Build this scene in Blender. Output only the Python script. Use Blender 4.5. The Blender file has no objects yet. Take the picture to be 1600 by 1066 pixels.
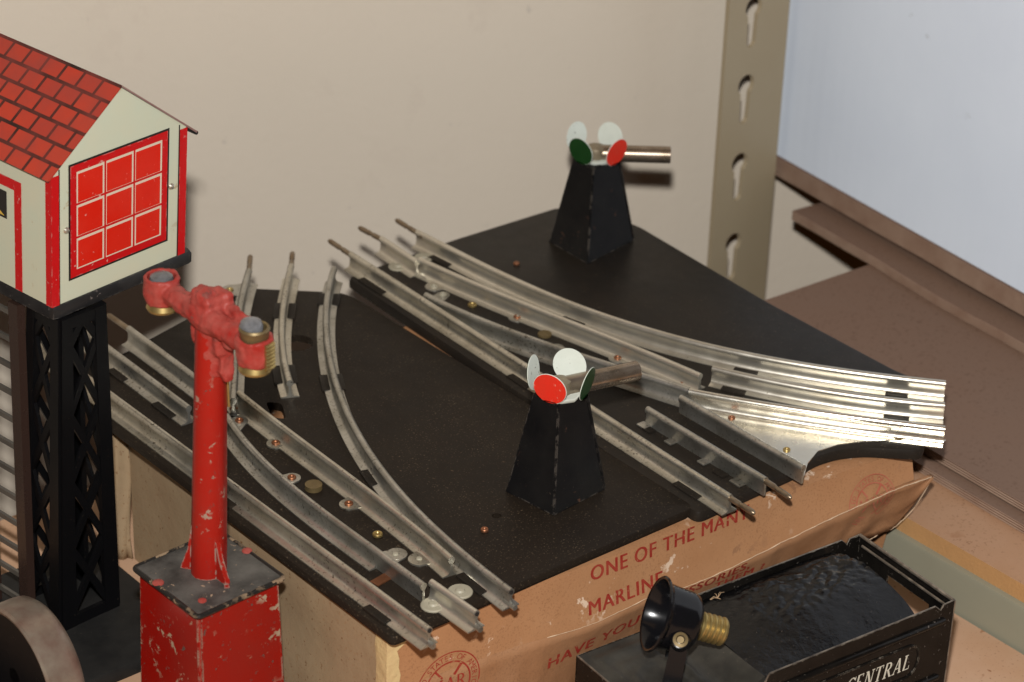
import bpy, bmesh, math, random
import numpy as np
from mathutils import Vector, Matrix, noise

# ------------------------------------------------------------------ scene, camera, light (1 unit = 1 cm)
S = bpy.context.scene
S.unit_settings.system = 'METRIC'
S.unit_settings.scale_length = 0.01
random.seed(7)

FPX, PITCH, ROLL, YAW = 4000.0, math.radians(28.4), math.radians(1.9), math.radians(-40.707)
CAM = np.array([-39.046, -50.497, 50.85])

def _axes():
    fw = np.array([0, math.cos(PITCH), -math.sin(PITCH)]); r = np.array([1.0, 0, 0]); u = np.array([0, math.sin(PITCH), math.cos(PITCH)])
    R = math.cos(ROLL) * r + math.sin(ROLL) * u
    U = -math.sin(ROLL) * r + math.cos(ROLL) * u
    c, s = math.cos(YAW), math.sin(YAW)
    M = np.array([[c, -s, 0], [s, c, 0], [0, 0, 1]])
    return M @ R, M @ U, M @ fw
RT, UP, FW = _axes()

cam_data = bpy.data.cameras.new('camera')
cam = bpy.data.objects.new('camera', cam_data)
S.collection.objects.link(cam)
cam.matrix_world = Matrix(((RT[0], UP[0], -FW[0], CAM[0]), (RT[1], UP[1], -FW[1], CAM[1]), (RT[2], UP[2], -FW[2], CAM[2]), (0, 0, 0, 1)))
cam_data.sensor_width = 36.0
cam_data.lens = FPX / 1600 * 36.0
cam_data.clip_start, cam_data.clip_end = 1.0, 1000.0
cam_data.dof.use_dof = True
cam_data.dof.focus_distance = 83.5
cam_data.dof.aperture_fstop = cam_data.lens * 1e-3 / (2 * 0.24)
S.camera = cam

world = bpy.data.worlds.new('World'); S.world = world; world.use_nodes = True
wb = world.node_tree.nodes['Background']
wb.inputs[0].default_value = (1.0, 0.42, 0.12, 1); wb.inputs[1].default_value = 0.022

def lamp(name, kind, loc, energy, color, size=1.0, target=None):
    d = bpy.data.lights.new(name, kind); d.energy = energy; d.color = color
    if kind == 'AREA': d.shape = 'RECTANGLE'; d.size, d.size_y = size
    else: d.shadow_soft_size = size
    o = bpy.data.objects.new(name, d); S.collection.objects.link(o); o.location = loc
    if target is not None:
        o.rotation_euler = (Vector(target) - Vector(loc)).to_track_quat('-Z', 'Y').to_euler()
    return o
lamp('camera_flash', 'POINT', CAM + UP * 7.6 - RT * 0.6, 3.25e5, (1.0, 0.98, 0.955), 1.2)
lamp('overhead_fill', 'AREA', (-20, -40, 190), 0.7e4, (1.0, 0.58, 0.28), (90, 60), (15, 10, 0))  # unseen warm fill, added overhead for highlights on the rail tops

S.view_settings.view_transform = 'Standard'; S.view_settings.look = 'None'
S.view_settings.exposure = 0.0; S.view_settings.gamma = 1.0
S.view_settings.use_curve_mapping = False
S.render.engine = 'CYCLES'; S.cycles.use_denoising = True; S.cycles.diffuse_bounces = 1

# ------------------------------------------------------------------ where a sight line meets a real surface
def ray(x, y): return (x - 800) * RT - (y - 533) * UP + FPX * FW
def at(x, y, z):
    d = ray(x, y); return CAM + d * ((z - CAM[2]) / d[2])
def atY(x, y, Y):
    d = ray(x, y); return CAM + d * ((Y - CAM[1]) / d[1])
def on(x, y, p0, e1, e2):
    """coordinates (a, b) on the plane p0 + a e1 + b e2"""
    p0, e1, e2 = map(np.asarray, (p0, e1, e2)); n = np.cross(e1, e2); d = ray(x, y)
    p = CAM + d * (((p0 - CAM) @ n) / (d @ n)) - p0
    A = np.stack([e1, e2], 1); return np.linalg.lstsq(A, p, rcond=None)[0]

ZB = 5.6            # box top
ZP = ZB + 0.45      # switch plate top
ZR = ZP + 0.72      # rail heads

# ------------------------------------------------------------------ helpers
V = lambda p: Vector((float(p[0]), float(p[1]), float(p[2])))

class MB:
    def __init__(s): s.b = bmesh.new(); s.uv = None
    def face(s, pts):
        vs = [s.b.verts.new(V(p)) for p in pts]
        try: return s.b.faces.new(vs)
        except ValueError: return None
    def box(s, lo, hi, M=None, bev=0.0):
        t = bmesh.new(); bmesh.ops.create_cube(t, size=1.0)
        for v in t.verts:
            v.co = Vector([lo[i] + (v.co[i] + .5) * (hi[i] - lo[i]) for i in range(3)])
        if bev: bmesh.ops.bevel(t, geom=list(t.edges), offset=bev, segments=2, affect='EDGES', profile=.6)
        s.add(t, M); return s
    def add(s, t, M=None):
        if M is not None: bmesh.ops.transform(t, matrix=M, verts=t.verts)
        vm = [s.b.verts.new(v.co) for v in t.verts]
        t.verts.index_update()
        for f in t.faces:
            try: s.b.faces.new([vm[v.index] for v in f.verts])
            except ValueError: pass
        t.free(); return s
    def loft(s, rings, close=True, cap=True):
        vr = [[s.b.verts.new(V(p)) for p in r] for r in rings]
        n = len(vr[0])
        for a, b in zip(vr[:-1], vr[1:]):
            for i in range(n if close else n - 1):
                j = (i + 1) % n
                try: s.b.faces.new((a[i], a[j], b[j], b[i]))
                except ValueError: pass
        if cap:
            for r in (vr[0], vr[-1]):
                try: s.b.faces.new(r)
                except ValueError: pass
        return s
    def sweep(s, prof, path, up=(0, 0, 1)):
        path = [np.asarray(p, float) for p in path]; up = np.asarray(up, float); rings = []
        for i, p in enumerate(path):
            a = path[max(i - 1, 0)]; b = path[min(i + 1, len(path) - 1)]
            t = (b - a) / np.linalg.norm(b - a); l = np.cross(up, t); l /= np.linalg.norm(l); n = np.cross(t, l)
            rings.append([p + l * q[0] + n * q[1] for q in prof])
        return s.loft(rings)
    def tube(s, path, r, seg=12, cap=True):
        path = [np.asarray(p, float) for p in path]; rings = []; prev = None
        rr = r if hasattr(r, '__len__') else [r] * len(path)
        for i, p in enumerate(path):
            a = path[max(i - 1, 0)]; b = path[min(i + 1, len(path) - 1)]
            t = (b - a) / np.linalg.norm(b - a)
            ref = np.array([0, 0, 1.0]) if abs(t[2]) < .9 else np.array([1.0, 0, 0])
            l = np.cross(ref, t) if prev is None else prev - t * (prev @ t)
            l /= np.linalg.norm(l); prev = l; n = np.cross(t, l)
            rings.append([p + rr[i] * (math.cos(k * 2 * math.pi / seg) * l + math.sin(k * 2 * math.pi / seg) * n) for k in range(seg)])
        return s.loft(rings, cap=cap)
    def lathe(s, prof, o=(0, 0, 0), axis=(0, 0, 1), seg=28, cap=True):
        o = np.asarray(o, float); a = np.asarray(axis, float); a = a / np.linalg.norm(a)
        ref = np.array([1.0, 0, 0]) if abs(a[0]) < .9 else np.array([0, 1.0, 0])
        l = np.cross(ref, a); l /= np.linalg.norm(l); n = np.cross(a, l)
        rings = [[o + a * h + max(r, 1e-3) * (math.cos(k * 2 * math.pi / seg) * l + math.sin(k * 2 * math.pi / seg) * n) for k in range(seg)] for r, h in prof]
        return s.loft(rings, cap=cap)
    def disc(s, c, r, h, axis=(0, 0, 1), seg=20): return s.lathe([(r, 0), (r, h)], c, axis, seg)
    def prism(s, poly, vec):
        v = np.asarray(vec, float); return s.loft([[np.asarray(p, float) for p in poly], [np.asarray(p, float) + v for p in poly]])
    def sheet(s, loops, z0, z1, M=None, rim=0.0):
        """flat sheet from 2D loops (first outer, others holes), thick from z0 up to z1, optional rounded upper rim"""
        t = bmesh.new()
        def ins(L, d):
            L = [np.asarray(p, float) for p in L]; out = []; n = len(L)
            area = sum(L[i][0] * L[(i + 1) % n][1] - L[(i + 1) % n][0] * L[i][1] for i in range(n))
            sg = 1 if area > 0 else -1
            for i in range(n):
                a = L[i] - L[i - 1]; b = L[(i + 1) % n] - L[i]
                na = np.array([-a[1], a[0]]) / (np.linalg.norm(a) + 1e-9); nb = np.array([-b[1], b[0]]) / (np.linalg.norm(b) + 1e-9)
                m = na + nb; m /= max(np.linalg.norm(m), .3); out.append(L[i] + m * d * sg)
            return out
        outer = loops[0]
        lv = [(outer, z0)]
        if rim: lv += [(outer, z1 - rim), (ins(outer, rim * .3), z1 - rim * .3), (ins(outer, rim), z1)]
        else: lv += [(outer, z1)]
        rows = [[t.verts.new((p[0], p[1], z)) for p in L] for L, z in lv]
        n = len(outer)
        for a, b in zip(rows[:-1], rows[1:]):
            for i in range(n): t.faces.new((a[i], a[(i + 1) % n], b[(i + 1) % n], b[i]))
        tops, bots = [rows[-1]], [rows[0]]
        for L in loops[1:]:
            a = [t.verts.new((p[0], p[1], z0)) for p in L]; b = [t.verts.new((p[0], p[1], z1)) for p in L]; m = len(L)
            for i in range(m): t.faces.new((a[i], a[(i + 1) % m], b[(i + 1) % m], b[i]))
            tops.append(b); bots.append(a)
        for grp in (tops, bots):
            ed = []
            for L in grp:
                for i in range(len(L)):
                    e = t.edges.get((L[i], L[(i + 1) % len(L)])); ed.append(e)
            bmesh.ops.triangle_fill(t, use_beauty=True, use_dissolve=False, edges=ed)
        return s.add(t, M)
    def build(s, name, m, parent=None, smooth=True, angle=35, label=None):
        bmesh.ops.recalc_face_normals(s.b, faces=s.b.faces)
        off = WL.get(parent.name, Vector((0, 0, 0))) if parent else Vector((0, 0, 0))
        if off.length: bmesh.ops.translate(s.b, vec=-off, verts=s.b.verts)
        me = bpy.data.meshes.new(name); s.b.to_mesh(me); s.b.free()
        me.materials.append(m)
        if smooth:
            me.shade_smooth(); me.set_sharp_from_angle(angle=math.radians(angle))
        o = bpy.data.objects.new(name, me); S.collection.objects.link(o)
        if parent: o.parent = parent; WL[o.name] = off
        if label: o['label'] = label
        return o
WL = {}
def thing(name, label, cat, loc, group=None):
    o = bpy.data.objects.new(name, None); S.collection.objects.link(o); o.location = V(loc); o.empty_display_size = .5
    WL[o.name] = V(loc); return tag(o, label, cat, group)
def tag(o, label, cat, group=None):
    o['label'] = label; o['category'] = cat
    if group: o['group'] = group
    return o
def struct(o): o['kind'] = 'structure'; return o

def smooth_path(pts, n=110):
    """Catmull-Rom through the points, evenly resampled"""
    P = [np.asarray(p, float) for p in pts]
    if len(P) == 2: return [P[0] + (P[1] - P[0]) * k / 60 for k in range(61)]
    P = [2 * P[0] - P[1]] + P + [2 * P[-1] - P[-2]]; out = []
    for i in range(1, len(P) - 2):
        for k in range(12):
            t = k / 12
            out.append(.5 * (2 * P[i] + (P[i + 1] - P[i - 1]) * t + (2 * P[i - 1] - 5 * P[i] + 4 * P[i + 1] - P[i + 2]) * t * t + (3 * P[i] - P[i - 1] - 3 * P[i + 1] + P[i + 2]) * t ** 3))
    out.append(P[-2])
    d = np.concatenate([[0], np.cumsum([np.linalg.norm(b - a) for a, b in zip(out[:-1], out[1:])])])
    return [np.array([np.interp(q, d, [o[k] for o in out]) for k in range(3)]) for q in np.linspace(0, d[-1], n)]
def fit_path(pts, deg=3, n=110):
    """smooth curve fitted through measured points"""
    P = np.array(pts); d = np.concatenate([[0], np.cumsum(np.linalg.norm(np.diff(P, axis=0), axis=1))])
    deg = min(deg, len(P) - 1); t = np.linspace(0, d[-1], n)
    w = np.ones(len(P)); w[0] = w[-1] = 4
    return [np.array(q) for q in zip(*[np.polyval(np.polyfit(d, P[:, k], deg, w=w), t) for k in range(3)])]

# ------------------------------------------------------------------ materials
def mat(name, base, rough=.5, metal=0.0, spec=.5, var=None, chips=(), bump=None, rvar=0.0, brick=None, wave=None, coat=0.0, grain=None, edge=None):
    """var=(colour, scale, amount): broad noise mix; chips=[(colour, scale, threshold, detail, rough)]: blotches with an edge;
    bump=(scale, strength, distance)"""
    m = bpy.data.materials.new(name); m.use_nodes = True; nt = m.node_tree; N = nt.nodes; L = nt.links
    p = N['Principled BSDF']
    p.inputs['Roughness'].default_value = rough; p.inputs['Metallic'].default_value = metal
    p.inputs['Specular IOR Level'].default_value = spec; p.inputs['Coat Weight'].default_value = coat
    p.inputs['Coat Roughness'].default_value = .15
    tc = N.new('ShaderNodeTexCoord'); co = tc.outputs['Object']
    def noise_(scale, detail=4, rough_=.6, dist=0.0, vec=None):
        n = N.new('ShaderNodeTexNoise'); n.inputs['Scale'].default_value = scale; n.inputs['Detail'].default_value = detail
        n.inputs['Roughness'].default_value = rough_; n.inputs['Distortion'].default_value = dist; L.new(vec or co, n.inputs['Vector']); return n.outputs['Fac']
    def ramp(fac, a, b):
        r = N.new('ShaderNodeMapRange'); r.inputs['From Min'].default_value = a; r.inputs['From Max'].default_value = b; L.new(fac, r.inputs['Value']); return r.outputs['Result']
    def mix(fac, a, b):
        x = N.new('ShaderNodeMix'); x.data_type = 'RGBA'
        if isinstance(fac, float): x.inputs[0].default_value = fac
        else: L.new(fac, x.inputs[0])
        for k, c in ((6, a), (7, b)):
            if isinstance(c, tuple): x.inputs[k].default_value = (*c, 1)
            else: L.new(c, x.inputs[k])
        return x.outputs[2]
    def fmul(a, k):
        x = N.new('ShaderNodeMath'); x.operation = 'MULTIPLY'; L.new(a, x.inputs[0]); x.inputs[1].default_value = k; return x.outputs[0]
    col = base; rcur = None
    if brick:
        t = N.new('ShaderNodeTexBrick'); L.new(tc.outputs['UV'], t.inputs['Vector'])
        t.inputs['Color1'].default_value = (*brick[0], 1); t.inputs['Color2'].default_value = (*brick[1], 1); t.inputs['Mortar'].default_value = (*brick[2], 1)
        t.inputs['Scale'].default_value = 1.0; t.inputs['Mortar Size'].default_value = brick[3]; t.inputs['Mortar Smooth'].default_value = .3
        t.inputs['Brick Width'].default_value = brick[4]; t.inputs['Row Height'].default_value = brick[5]; t.inputs['Bias'].default_value = -.2
        col = t.outputs['Color']
    if var: col = mix(fmul(ramp(noise_(var[1], 5), .3, .7), var[2]), col, var[0])
    if grain: # fine fibres/specks
        g1 = fmul(ramp(noise_(grain[1], 2, .5), grain[2], grain[2] + .12), grain[3]); mm = N.new('ShaderNodeMath'); mm.operation = 'MULTIPLY'; L.new(g1, mm.inputs[0]); pb_ = N.new('ShaderNodeMath'); pb_.operation = 'ADD'; pb_.inputs[1].default_value = .25; L.new(ramp(noise_(.45, 4, .6, .6), .40, .62), pb_.inputs[0]); L.new(pb_.outputs[0], mm.inputs[1])
        col = mix(mm.outputs[0], col, grain[0])
    for c, sc, th, det, rg in chips:
        f = ramp(noise_(sc, det, .65, .3), th - .03, th)
        mm = N.new('ShaderNodeMath'); mm.operation = 'MULTIPLY'; L.new(f, mm.inputs[0]); L.new(ramp(noise_(sc * .3, 3, .6), .44, .56), mm.inputs[1]); f = mm.outputs[0]
        col = mix(f, col, c)
        r = N.new('ShaderNodeMix'); L.new(f, r.inputs[0])
        if rcur is None: r.inputs[2].default_value = rough
        else: L.new(rcur, r.inputs[2])
        r.inputs[3].default_value = rg; rcur = r.outputs[0]
    if edge:   # bare metal along sharp edges: bevelled normal against the true one
        bv = N.new('ShaderNodeBevel'); bv.samples = 6; bv.inputs['Radius'].default_value = edge[1]
        ge = N.new('ShaderNodeNewGeometry'); dp = N.new('ShaderNodeVectorMath'); dp.operation = 'DOT_PRODUCT'; L.new(bv.outputs[0], dp.inputs[0]); L.new(ge.outputs['Normal'], dp.inputs[1])
        iv = N.new('ShaderNodeMath'); iv.operation = 'SUBTRACT'; iv.inputs[0].default_value = 1.0; L.new(dp.outputs['Value'], iv.inputs[1])
        mm = N.new('ShaderNodeMath'); mm.operation = 'MULTIPLY'; L.new(ramp(iv.outputs[0], .03, .12), mm.inputs[0]); L.new(ramp(noise_(3.0, 5, .7), edge[2], edge[2] + .08), mm.inputs[1])
        col = mix(mm.outputs[0], col, edge[0])
    if rvar:
        a = N.new('ShaderNodeMath'); a.operation = 'ADD'
        b = N.new('ShaderNodeMath'); b.operation = 'MULTIPLY_ADD'; L.new(noise_(1.7, 6), b.inputs[0]); b.inputs[1].default_value = 2 * rvar; b.inputs[2].default_value = -rvar
        if rcur is None: a.inputs[0].default_value = rough
        else: L.new(rcur, a.inputs[0])
        L.new(b.outputs[0], a.inputs[1]); a.use_clamp = True; rcur = a.outputs[0]
    if rcur is not None: L.new(rcur, p.inputs['Roughness'])
    if isinstance(col, tuple): p.inputs['Base Color'].default_value = (*col, 1)
    else: L.new(col, p.inputs['Base Color'])
    h = None
    if bump:
        h = noise_(bump[0], 5); b = N.new('ShaderNodeBump'); b.inputs['Strength'].default_value = bump[1]; b.inputs['Distance'].default_value = bump[2]
        L.new(h, b.inputs['Height']); last = b
        L.new(b.outputs[0], p.inputs['Normal'])
    if wave:
        w = N.new('ShaderNodeTexWave'); w.wave_type = 'BANDS'; w.bands_direction = wave[0]; w.inputs['Scale'].default_value = wave[1]
        mp = N.new('ShaderNodeMapping'); mp.inputs['Rotation'].default_value[2] = wave[5] if len(wave) > 5 else 0; L.new(co, mp.inputs['Vector']); L.new(mp.outputs[0], w.inputs['Vector'])
        w.inputs['Distortion'].default_value = wave[4] if len(wave) > 4 else 0
        b2 = N.new('ShaderNodeBump'); b2.inputs['Strength'].default_value = wave[2]; b2.inputs['Distance'].default_value = wave[3]
        L.new(w.outputs['Fac'], b2.inputs['Height'])
        if bump: L.new(last.outputs[0], b2.inputs['Normal'])
        L.new(b2.outputs[0], p.inputs['Normal'])
    return m

M_wall = mat('wall_paint', (.72, .635, .52), .6, spec=.3, var=(.66, .6, .5) and ((.66, .58, .47), .06, .5), bump=(2.6, .3, .07), chips=[((.685, .60, .49), .16, .60, 6, .6), ((.60, .53, .44), .5, .70, 6, .6)])
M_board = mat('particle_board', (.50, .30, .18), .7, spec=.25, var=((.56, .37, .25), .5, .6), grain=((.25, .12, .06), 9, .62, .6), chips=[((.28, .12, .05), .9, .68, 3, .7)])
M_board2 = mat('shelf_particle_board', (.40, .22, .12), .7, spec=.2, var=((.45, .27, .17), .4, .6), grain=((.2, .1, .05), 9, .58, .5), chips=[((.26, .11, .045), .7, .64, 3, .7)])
M_boardedge = mat('raw_board_edge', (.50, .27, .11), .8, spec=.2, var=((.44, .24, .1), 2.0, .6), bump=(9, .4, .05))
M_beam = mat('grey_painted_steel', (.29, .275, .20), .45, spec=.3, var=((.25, .235, .17), .3, .5))
M_upright = mat('beige_painted_steel', (.365, .30, .20), .45, spec=.3, var=((.34, .27, .17), .3, .6), bump=(14, .1, .02))
M_white = mat('white_corrugated_card', (.80, .885, 1.0), .6, spec=.3, chips=[((.66, .73, .82), .5, .68, 5, .7)], var=((.72, .80, .925), .12, .7), wave=('Y', .45, .05, .05, 1.5))
M_brown = mat('brown_card', (.20, .128, .092), .7, spec=.15, var=((.20, .12, .082), .2, .7), grain=((.11, .06, .04), 7, .57, .5))
M_brownedge = mat('brown_card_edge', (.40, .275, .20), .8, spec=.2, var=((.26, .15, .1), .8, .7), wave=('Z', 3.2, .6, .08, .6))
M_kraft = mat('kraft_card', (.395, .192, .088), .62, spec=.2, var=((.43, .225, .11), .5, .7), grain=((.29, .14, .065), 14, .54, .6),
              chips=[((.68, .50, .36), 1.3, .635, 5, .8), ((.30, .15, .075), .8, .66, 6, .7)], bump=(1.2, .4, .07))
M_kraft2 = mat('faded_kraft_card', (.36, .26, .155), .65, spec=.2, var=((.30, .2, .115), .5, .8), grain=((.3, .17, .08), 9, .6, .6), chips=[((.2, .11, .05), 7, .67, 2, .8)], bump=(1.2, .4, .08))
M_kraftshade = mat('shaded_kraft_fold', (.31, .148, .068), .65, spec=.2, var=((.37, .195, .10), .6, .8), grain=((.24, .12, .06), 14, .54, .6), chips=[((.6, .43, .3), 1.6, .73, 4, .8)], bump=(1.5, .5, .08))  # kraft made darker: shade of the inward-bent lower front put into the colour
M_torn = mat('torn_card_edge', (.68, .50, .34), .8, spec=.2, var=((.55, .38, .24), 3, .6))
M_tape = mat('yellowed_tape', (.68, .53, .26), .45, spec=.5, var=((.5, .33, .17), 1.2, .8), bump=(2.5, .6, .1))
M_ink = mat('red_ink', (.27, .017, .012), .6, spec=.2, var=((.36, .07, .04), 3, .7), chips=[((.38, .18, .085), 7, .63, 5, .6)])
M_inkfaint = mat('faded_red_ink', (.40, .075, .045), .6, spec=.3, var=((.47, .19, .11), 2.5, .9))
M_plate = mat('dusty_black_enamel', (.014, .0105, .008), .5, spec=.10, var=((.021, .015, .010), .35, .8), grain=((.13, .095, .06), 16, .62, .8),
              chips=[((.10, .07, .045), 5.5, .69, 5, .8)], rvar=.08)
M_plate2 = mat('worn_black_enamel', (.014, .012, .010), .45, spec=.13, var=((.024, .018, .013), .4, .8), grain=((.13, .095, .06), 14, .64, .6), rvar=.08)
M_black = mat('black_tin', (.0045, .0044, .005), .32, spec=.11, var=((.013, .012, .011), .8, .7), grain=((.10, .075, .055), 11, .69, .6),
              chips=[((.07, .035, .022), 2.6, .70, 4, .6)], edge=((.07, .06, .05), .07, .48), rvar=.1)
M_tin = mat('dull_tin', (.62, .595, .515), .36, .88, var=((.38, .35, .28), .8, .9), grain=((.07, .055, .04), 10, .58, .7), rvar=.14)
M_tin2 = mat('bright_tin', (.68, .65, .57), .34, .85, var=((.50, .46, .38), .7, .8), grain=((.2, .17, .12), 11, .67, .6), rvar=.12)
M_tin3 = mat('grey_tin', (.54, .53, .485), .37, .88, var=((.29, .275, .23), .8, .9), grain=((.06, .05, .035), 10, .57, .7), rvar=.14)
M_frog = mat('shiny_tin_sheet', (.80, .77, .68), .26, .9, var=((.62, .56, .46), .5, .6), grain=((.3, .25, .18), 12, .68, .5), rvar=.1, bump=(.6, .15, .08))
M_pin = mat('brown_steel_pin', (.30, .24, .17), .36, .8, var=((.17, .11, .06), 2, .8))
M_copper = mat('copper', (.36, .15, .07), .45, .8, var=((.16, .07, .04), 4, .8))
M_brass = mat('brass', (.44, .33, .13), .40, .85, var=((.36, .25, .09), 2.5, .8), rvar=.1)
M_brass_old = mat('tarnished_brass', (.22, .16, .07), .5, .6, var=((.14, .1, .05), 4, .8))
M_pale = mat('pale_plastic', (.38, .35, .26), .5, var=((.28, .25, .19), 2, .7))
M_discwhite = mat('white_disc_paint', (.72, .76, .68), .45, chips=[((.2, .19, .16), 5, .66, 4, .5)], var=((.62, .66, .58), 2, .6))
M_discred = mat('red_disc_paint', (.78, .030, .014), .35, var=((.66, .04, .02), 3, .7), chips=[((.75, .28, .2), 9, .66, 4, .5)])
M_discgreen = mat('green_disc_paint', (.007, .042, .008), .35, spec=.2, var=((.014, .06, .014), 3, .7))
M_steel = mat('dark_nickel_tube', (.36, .30, .24), .28, .85, var=((.2, .15, .1), 1.5, .8), rvar=.12)
M_lantern = mat('aged_metal_body', (.30, .25, .17), .5, .5, var=((.18, .14, .09), 3, .7))
M_redpost = mat('red_cast_paint', (.31, .008, .004), .32, spec=.18, var=((.28, .018, .011), .9, .8), chips=[((.30, .2, .15), 1.8, .635, 6, .6), ((.12, .05, .04), 4.0, .66, 4, .5)], edge=((.28, .2, .16), .09, .45), rvar=.1, bump=(2.2, .2, .06))
M_redarm = mat('dusty_red_paint', (.27, .013, .009), .45, spec=.18, var=((.36, .095, .075), 1.3, .8), bump=(3.2, .5, .1), chips=[((.16, .05, .04), 1.8, .62, 5, .6)])
M_redbox = mat('chipped_red_paint', (.26, .0055, .0025), .24, spec=.22, var=((.22, .012, .008), .8, .8),
               chips=[((.33, .25, .17), 1.5, .60, 6, .6), ((.08, .06, .05), 4.0, .66, 4, .5)], edge=((.26, .19, .14), .10, .46), rvar=.08)
M_lid = mat('dusty_black_lid', (.010, .0095, .0095), .4, spec=.25, var=((.14, .13, .115), .9, .75), chips=[((.34, .24, .16), 3.4, .66, 4, .6)], rvar=.1)
M_lidrim = mat('worn_lid_rim', (.012, .011, .010), .4, spec=.3, chips=[((.24, .165, .10), 2.2, .55, 5, .6)])
M_bulb = mat('grey_bulb_glass', (.20, .20, .21), .15, spec=.5, var=((.05, .05, .05), 1.6, .9))
M_cream = mat('cream_litho_tin', (.49, .53, .41), .27, spec=.3, var=((.55, .52, .38), .45, .8), chips=[((.40, .34, .22), 1.1, .66, 5, .4)])
M_redtin = mat('red_litho_tin', (.48, .008, .008), .25, spec=.2, chips=[((.55, .28, .24), 5, .665, 6, .4)], edge=((.5, .2, .17), .06, .52), var=((.46, .012, .016), .6, .6))
M_redpane = mat('orange_red_litho_tin', (.58, .014, .005), .22, spec=.22, chips=[((.60, .22, .18), 6, .68, 6, .4)], var=((.58, .03, .016), .7, .7))
M_line = mat('black_litho_line', (.012, .011, .010), .3)
M_creamline = mat('cream_litho_line', (.62, .52, .40), .3)
M_yellow = mat('yellow_litho', (.6, .4, .06), .3)
M_roof = mat('litho_roof_tiles', (.5, .05, .03), .32, spec=.2, brick=((.47, .042, .018), (.37, .034, .02), (.020, .009, .007), .07, .88, .62), var=((.25, .045, .035), .8, .6), bump=(.8, .12, .06))
M_roof2 = mat('sheen_grey_roof_back', (.24, .15, .13), .28, spec=.5, var=((.2, .1, .09), .8, .6))  # grey sheen of the right slope put into its base colour
M_platform = mat('black_platform', (.011, .0105, .011), .33, spec=.2, rvar=.12, var=((.03, .028, .026), 1.2, .7), chips=[((.12, .1, .09), 6, .68, 3, .5)], edge=((.09, .08, .07), .08, .5))
M_tower = mat('black_moulded_frame', (.004, .004, .0045), .34, spec=.12, rvar=.14, grain=((.12, .09, .06), 14, .70, .6))
M_ladder = mat('brown_black_ladder', (.030, .017, .013), .26, spec=.35, rvar=.1)
M_rung = mat('worn_ladder_rung', (.10, .09, .075), .35, spec=.4, var=((.03, .027, .024), .5, .9))
M_towerbase = mat('dusty_black_base', (.012, .012, .012), .5, spec=.15, var=((.028, .027, .025), .7, .8), grain=((.12, .1, .08), 12, .69, .5))
M_tender = mat('glossy_black_tender', (.004, .0036, .0034), .18, spec=.13, rvar=.1, chips=[((.15, .13, .11), 7, .68, 4, .5)], edge=((.22, .19, .15), .05, .5), var=((.018, .015, .012), .8, .6))
M_tenderdeck = mat('dusty_black_deck', (.018, .017, .015), .42, spec=.25, var=((.055, .05, .04), .9, .8), grain=((.18, .15, .11), 13, .68, .6), rvar=.1)
M_coal = mat('stamped_black_coal', (.0035, .0035, .004), .2, spec=.26, rvar=.08, grain=((.12, .10, .08), 12, .66, .4), bump=(2.2, .5, .09))
M_lampblack = mat('gloss_black_lamp', (.005, .005, .006), .17, spec=.28, rvar=.06, chips=[((.16, .12, .09), 5, .76, 3, .4)])
M_edge = mat('bare_edge_metal', (.36, .31, .25), .35, .7, var=((.05, .04, .035), 2.5, .9))
M_letter = mat('cream_lettering', (.62, .60, .50), .4)
M_rim = mat('worn_bare_rim', (.33, .29, .225), .34, .5, var=((.14, .05, .035), .7, .8), chips=[((.36, .33, .28), .9, .60, 5, .3)], rvar=.1)
M_drumface = mat('black_drum_face', (.005, .005, .006), .3, spec=.05, rvar=.1, grain=((.1, .08, .06), 9, .70, .4))
M_lint = mat('tan_fibre', (.45, .30, .17), .8)
M_hollowshade = mat('hollow_shade', (.01, .008, .007), .8)

# ================================================================== SETTING
m = MB(); m.box((-170, 0, -70), (130, 2, 120), Matrix.Translation((33, 24.6, 0)) @ Matrix.Rotation(math.radians(-24), 4, 'Z')); struct(m.build('wall', M_wall, smooth=False))
m = MB(); m.box((-90, -70, -2.0), (21.9, 21.4, 0.0)); struct(m.build('table_top', M_board, smooth=False))
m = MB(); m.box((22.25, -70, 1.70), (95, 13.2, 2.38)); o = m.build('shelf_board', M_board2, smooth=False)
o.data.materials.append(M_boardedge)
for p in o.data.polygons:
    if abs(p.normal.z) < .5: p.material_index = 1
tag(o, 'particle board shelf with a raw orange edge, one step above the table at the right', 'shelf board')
m = MB(); m.box((22.02, -70, -6), (26.0, 13.2, 1.697), bev=.18); o = m.build('shelf_beam', M_beam)
tag(o, 'grey painted steel beam carrying the raised particle board shelf', 'shelf beam')

# --- slotted upright by the wall
def slot(x, z, r1=.47, r2=.25, L=1.55):
    P = []
    for k in range(15):
        a = math.radians(-52 + 284 * k / 14); P.append((x + r1 * math.cos(a), z + r1 * math.sin(a)))
    for k in range(9):
        a = math.radians(185 + 170 * k / 8); P.append((x + r2 * math.cos(a), z - L + r2 * math.sin(a)))
    return P
X0, X1 = 32.92, 36.55
up0 = thing('slotted_upright', 'beige slotted steel upright with keyhole holes standing by the wall', 'shelf upright', (34.7, 20, -30))
holes = []
for px, py in ((1178, 12), (1166, 133), (1156, 255), (1146, 380)):
    q = atY(px, py, 20.0); holes.append(slot(q[0], q[2]))
dz = (holes[0][0][1] - holes[-1][0][1]) / 3
h0 = holes[-1]
for k in range(1, 8): holes.append([(p[0], p[1] - dz * k) for p in h0])
h0 = holes[0]
for k in range(1, 7): holes.append([(p[0], p[1] + dz * k) for p in h0])
m = MB(); Mx = Matrix(((1, 0, 0, 0), (0, 0, 1, 0), (0, 1, 0, 0), (0, 0, 0, 1)))   # (x, z, y) -> (x, y, z)
m.sheet([[(X0, -30), (X1, -30), (X1, 42), (X0, 42)]] + holes, 20.0, 20.22, M=Mx)
m.build('slotted_face', M_upright, up0, smooth=False)
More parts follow.
